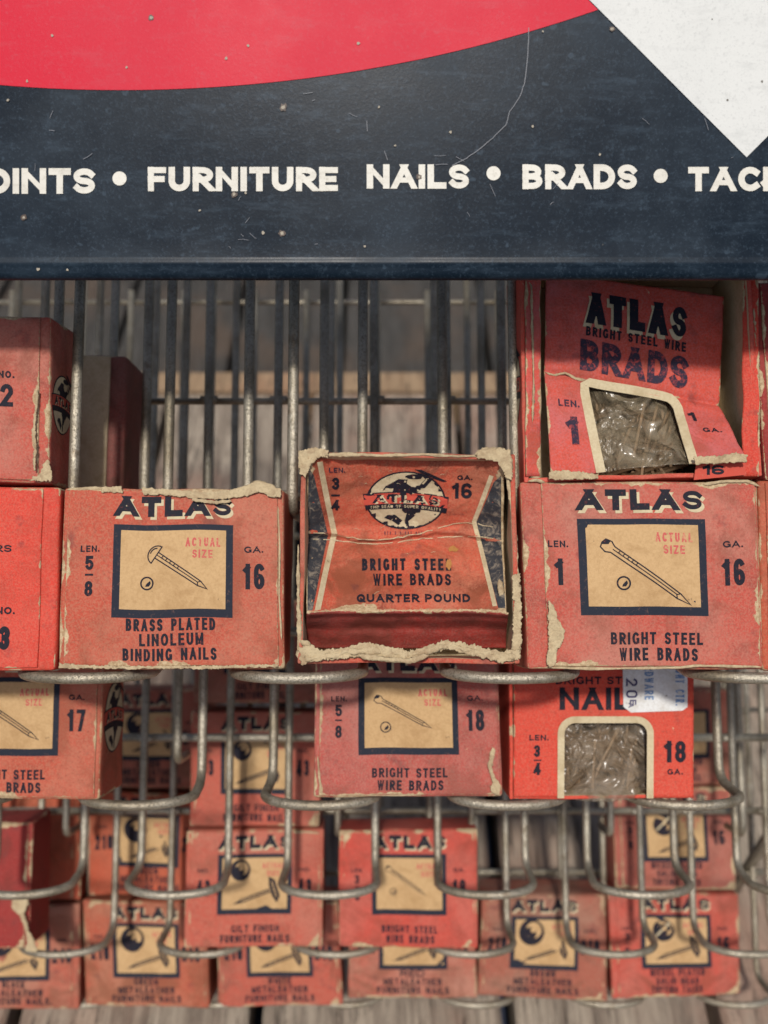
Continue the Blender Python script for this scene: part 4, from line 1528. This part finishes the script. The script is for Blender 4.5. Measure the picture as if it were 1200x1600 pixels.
# ------------------------------------------------------------------ second tier
BS2 = [('BRIGHT STEEL', -68, 74), ('WIRE BRADS', -58, 66)]
plain_box('weathered red nail box cut by the left edge, gauge 17, in the second row', -136, 156, 1008, 1248, 2,
          std_face(BS2, ('LEN.', '5/8'), ('GA.', '17'), art_brad(1.0, -55, 184, -33, 136, (-40, 130, 9))), c_weath, 81, side=1, flap=(-168, 168))
bx = plain_box('red nail box under the battered open box, showing a short brad and gauge 18', 492, 783, 1010, 1247, 2,
               std_face(BS2, ('LEN.', '5/8'), ('GA.', '18'), art_brad(.85, -55, 184, -28, 114, (-41, 131, 9.5))), c_dusky, 82, flap=(-167, 172))
flake(bx, [(770, 1166), (774, 1172), (768, 1196), (772, 1212), (783, 1228), (780, 1243), (766, 1236), (770, 1222), (762, 1200), (764, 1182)], 61, -.0014, 1.2, .0005)
torn_strip('torn_edge', seg_path(bx, [(540, 1241), (600, 1243), (660, 1242)], -.0006), .0007, .0006, 62, bx.root)
torn_strip('torn_edge', seg_path(bx, [(496, 1180), (499, 1215), (503, 1243)], -.0004), .0010, .0009, 63, bx.root)

# the window box with the price sticker
bx = Box('bright red nail box with arched cellophane window and a white price sticker', 797, 1085, 1000, 1248, 2, dp=.021, seed=83, amt=.7)
tray('tray', bx.w, bx.h, bx.d, .0010, bx.warp, c_bright, M_INNER, bx.root)


def flatC(px, py, l=0.0):
    p = bx.loc(px, py, -.0006)
    q = bx.warp((p.x, 0, p.z))
    return Vector((p.x, q.y - .0006 - l, p.z))


XL, XR, YT = 874, 1017, 1124
sheet('front_panel', flatC, lin(803, XL + 2, 15) + lin(XL + 2, XR - 2, 26)[1:] + lin(XR - 2, 1083, 14)[1:], lin(1246, YT + 2, 26) + lin(YT + 2, 1002, 24)[1:], c_bright, bx.root,
      edge=lambda u, v: min((u - 803) * .17, (1083 - u) * .17, (1246 - v) * .17) + .02,
      hole=lambda u, v: XL + 2 < u < XR - 2 and v > YT + 2)
# arched corners of the window
for sgn, cx in ((1, XL), (-1, XR)):
    pts = [(cx, YT)] + [(cx + sgn * (22 - 22 * math.sin(a)), YT + 22 - 22 * math.cos(a)) for a in [i * math.pi / 16 for i in range(9)]]
    V = [flatC(x, y, .00002) for x, y in pts]
    o = mesh_obj('front_panel', V, [list(range(len(V)))], c_bright, bx.root, attr=[5.0] * len(V))
bord = [(XL + 2, 1247), (XL + 2, 1150)] + [(XL + 2 + 22 - 22 * math.cos(a), YT + 22 - 22 * math.sin(a)) for a in [i * math.pi / 14 for i in range(8)]] + \
       [(XR - 2 - 22 + 22 * math.sin(a), YT + 22 - 22 * math.cos(a)) for a in [i * math.pi / 14 for i in range(8)]] + [(XR - 2, 1150), (XR - 2, 1247)]
o = print_mesh('window_border', [(q, 0, 0) for q in ribbon(bord, 10.5)], lambda u, v, l: flatC(u, v, l), bx.root, .0002, 0, [M_CREAM])
md = o.modifiers.new('thickness', 'SOLIDIFY')
md.thickness = .00025
ar = []


def flip(polys, yb_):
    return shift(polys, lambda p: (p[0], yb_ - p[1]))


ar += flip(text('BRIGHT STEEL', 868, 1008, 0, 12, .22, .22, P_INK, 2), 1069)
ar += flip(text('NAILS', 874, 1016, 0, 35, .24, .14, P_INK, 2), 1109)
ar += flip(text('LEN.', 827, 857, 0, 9, .24, .2, P_INK, 2), 1157)
ar += flip(text('3', 834, 844, 0, 19, .24, .2, P_INK, 2), 1183) + rect(834, 1187, 846, 1189, P_INK, 2) + flip(text('4', 834, 845, 0, 19, .24, .2, P_INK, 2), 1211)
ar += flip(text('18', 1037, 1071, 0, 34, .21, .15, P_INK, 2), 1191)
ar += flip(text('GA.', 1042, 1066, 0, 9, .24, .2, P_INK, 2), 1210)
print_mesh('printed_label', tess(ar, 20), flatC, bx.root, .00008, .00002)
stk = [(972, 1015), (1070, 1015), (1073, 1062), (1073, 1104), (1065, 1110), (985, 1113), (973, 1104)]
V0 = [flatC(x, y, .0002) for x, y in stk]
V1 = [flatC(x, y, .0004) for x, y in stk]
n = len(stk)
st = print_mesh('price_sticker', tess([(stk, 0, 0)], 8), lambda u, v, l: flatC(u, v, l), bx.root, .0003, 0, [M_WHITE])


def rot90(polys, x0, y0):
    return shift(polys, lambda p: (x0 + p[1], y0 + p[0]))


ar = rot90(text('20', 0, 30, 0, 18, .16, .35, P_VIOLET, 0), 977, 1060) + rot90(text('E', 0, 8, 0, 10, .2, .2, P_VIOLET, 0), 983, 1093) + rot90(text('A', 0, 7, 0, 8, .2, .2, P_VIOLET, 0), 981, 1098)
ar += rot90(text('HARDWARE', 0, 70, 0, 14, .17, .16, P_BLUE, 0), 1006, 1023)
ar += rot90(text('ONT CTR.', 0, 56, 0, 14, .17, .16, P_BLUE, 0), 1054, 1046)
print_mesh('sticker_print', ar, lambda u, v, l: flatC(u, v, .0004 + l), st, .00005, 0)
M_FILM2 = mat_film('clear_cellophane', 84, .20, (0.42, 0.34, 0.25))


def film2(u, v):
    x, y = 878 + 137 * u, 1132 + 116 * v
    p = flatC(x, y).copy()
    rid = 1 - abs(n3(u * 2.4, v * 2.0, 0, 21)) * 2.2
    rid2 = 1 - abs(n3(u * 5.5, v * 4.8, 0, 23)) * 2.0
    pouch = math.exp(-(((u - .60) / .36) ** 2 + ((v - .72) / .34) ** 2))
    p.y += .0042 - .0050 * pouch - .0020 * rid * math.sin(math.pi * u) - .0011 * rid2
    p.z -= .0006 * smooth01(v * 3 - 2) * (1 + n3(u * 5, 0, 0, 2))
    return p


sheet('cellophane', film2, lin(0, 1, 50), lin(0, 1, 46), M_FILM2, bx.root, th=.00004)
a_, c_ = bx.loc(890, 1240, .008), bx.loc(1005, 1150, .008)
mesh_obj('cavity_shade_sheet', [(a_.x - .004, .0185, a_.z - .002), (c_.x + .004, .0185, a_.z - .002), (c_.x + .004, .0185, c_.z + .003), (a_.x - .004, .0185, c_.z + .003)], [[0, 1, 2, 3]], M_CAVITY, bx.root)  # same added dark sheet, painting shade into the box interior
brads(bx.root, a_.x, c_.x, a_.z, c_.z, .0080, 9, 130, 'brown steel nails bagged behind the window of the stickered box')

# ------------------------------------------------------------------ third tier is empty; fourth tier
GILT = [('GILT FINISH', -56, 66), ('FURNITURE NAILS', -84, 92)]
bx = plain_box('dark crimson nail box with scuffed torn corner at the lower left edge', -140, 46, 1285, 1486, 4, None, c_dark, 91, near=False, flap=(-170, 165), roll=-1.0, front=.002)
flake(bx, [(22, 1398), (42, 1392), (44, 1412), (38, 1426), (44, 1452), (54, 1470), (58, 1486), (40, 1486), (42, 1462), (34, 1434), (18, 1418)], 71, -.0016, 1.6, .0006)
c_g1 = mat_card('carton_gilt', (0.45, 0.080, 0.052), 92, .8, .3, .3)
bx = plain_box('lower of the nail boxes numbered 43, pale corner at its top, under the empty chutes', 287, 503, 1296, 1482, 4,
               std_face(GILT, ('NO.', '43'), ('NO.', '43'), art_tack(), actual=True), c_g1, 92, near=False)
torn_strip('torn_edge', seg_path(bx, [(458, 1301), (478, 1300), (500, 1302)], -.0006), .0018, .001, 72, bx.root)
plain_box('nail box numbered 43 in shade, stacked directly on its twin', 294, 500, 1113, 1291, 4,
          std_face(GILT, ('NO.', '43'), ('NO.', '43'), art_tack()), c_g1, 93, near=False)
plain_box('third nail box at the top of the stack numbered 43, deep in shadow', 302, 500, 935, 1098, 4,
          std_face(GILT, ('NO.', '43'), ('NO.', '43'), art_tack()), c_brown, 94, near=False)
plain_box('bright red nail box between the wire fingers, with the smallest brad picture', 528, 747, 1296, 1482, 4,
          std_face(BS2, ('LEN.', '3/8'), ('GA.', '18'), art_brad(.8, -50, 190, -33, 112, (-38, 134, 8))), mat_card('carton_row_red', (0.50, 0.056, 0.038), 95, .9, .4, .35), 95, near=False)

# ------------------------------------------------------------------ bottom tier
ML = lambda w: [(w, -34, 34), ('METALEATHER', -80, 80), ('FURNITURE NAILS', -98, 98)]
N210 = (('NO.', '210'), ('NO.', '210'))
TK = art_tack(1.0, (-35, 182, 34))
c_b = [mat_card('carton_bottom_%s' % k, c, 100 + i, .8, .45, .5) for i, (k, c) in enumerate((('a', (0.40, 0.080, 0.050)), ('b', (0.40, 0.076, 0.042)), ('c', (0.42, 0.074, 0.048)), ('d', (0.42, 0.090, 0.060)), ('e', (0.33, 0.078, 0.050)), ('f', (0.46, 0.062, 0.042))))]
bx = plain_box('bottom row nail box of black nails, cut by the left edge', -80, 120, 1413, 1580, 5, std_face([('BLACK', -30, 30), ('METALEATHER', -80, 80), ('FURNITURE NAILS.', -98, 104)], *N210, TK), c_b[0], 101, near=False, roll=-0.7, amt=1.8, flap=(-168, 158), front=.003)
plain_box('orange red nail box glimpsed behind the loops, on the box of black nails', -76, 122, 1240, 1406, 5, None, c_orange, 102, near=False, roll=0.1, amt=1.8, flap=(-168, 158), front=.002)
bx = plain_box('bottom row nail box of green nails, beneath two shaded boxes', 129, 325, 1408, 1572, 5, std_face(ML('GREEN'), *N210, TK), c_b[1], 103, near=False, roll=-0.3, amt=1.8, front=.002)
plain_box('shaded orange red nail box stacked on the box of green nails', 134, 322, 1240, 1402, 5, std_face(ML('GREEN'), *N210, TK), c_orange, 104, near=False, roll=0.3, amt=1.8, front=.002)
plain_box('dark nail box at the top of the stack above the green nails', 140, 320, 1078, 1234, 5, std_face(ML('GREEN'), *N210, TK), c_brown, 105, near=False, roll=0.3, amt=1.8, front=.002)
plain_box('bottom row nail box of white nails, under the boxes numbered 43', 338, 532, 1406, 1570, 5, std_face(ML('WHITE'), *N210, TK), c_b[2], 106, near=False, roll=-1.1, amt=1.8, front=.001)
bx = plain_box('bottom row nail box of red nails, pale strip down its left side', 546, 746, 1400, 1561, 5, std_face(ML('RED'), *N210, TK), c_b[3], 107, near=False, roll=-1.3, amt=1.8, flap=(-150, 172), front=.001)
torn_strip('torn_edge', seg_path(bx, [(574, 1557), (610, 1558), (642, 1555)], -.0006), .0012, .0009, 73, bx.root)
plain_box('bottom row nail box of brown nails with its top showing', 750, 950, 1397, 1561, 5, std_face(ML('BROWN'), *N210, art_tack(1.0, (-36, 182, 36))), c_b[4], 108, near=False, roll=0.9, amt=1.8, front=.0)
NK = [('NICKEL PLATED', -72, 76), ('SOLID HEAD', -56, 60), ('TUFTING TACKS', -68, 70)]
plain_box('bottom row nail box with a slotted tack picture, beneath its twin at the right', 958, 1161, 1395, 1560, 5,
          std_face(NK, ('LEN.', '3/8'), ('NO.', '16'), art_tack(1.0, (-32, 182, 30), slot=True)), c_b[5], 109, near=False, roll=-0.6, amt=1.8, flap=(-158, 172), front=.0)
plain_box('nail box with tack picture stacked on its twin at the right, crossed by wire loops', 958, 1153, 1232, 1391, 5,
          std_face(NK, ('LEN.', '3/8'), ('NO.', '16'), art_tack(1.0, (-32, 182, 30), slot=True)), mat_card('carton_right_stack', (0.38, 0.074, 0.052), 110, 1.2, .3, .35), 110, near=False, roll=-0.7, amt=1.8, flap=(-158, 172))
plain_box('faded brownish nail box at the top of the right hand stack, behind the stickered box', 962, 1150, 1075, 1227, 5, std_face(NK, None, None, None, title=False, actual=False), c_brown, 111, near=False, roll=1.3, amt=1.8)
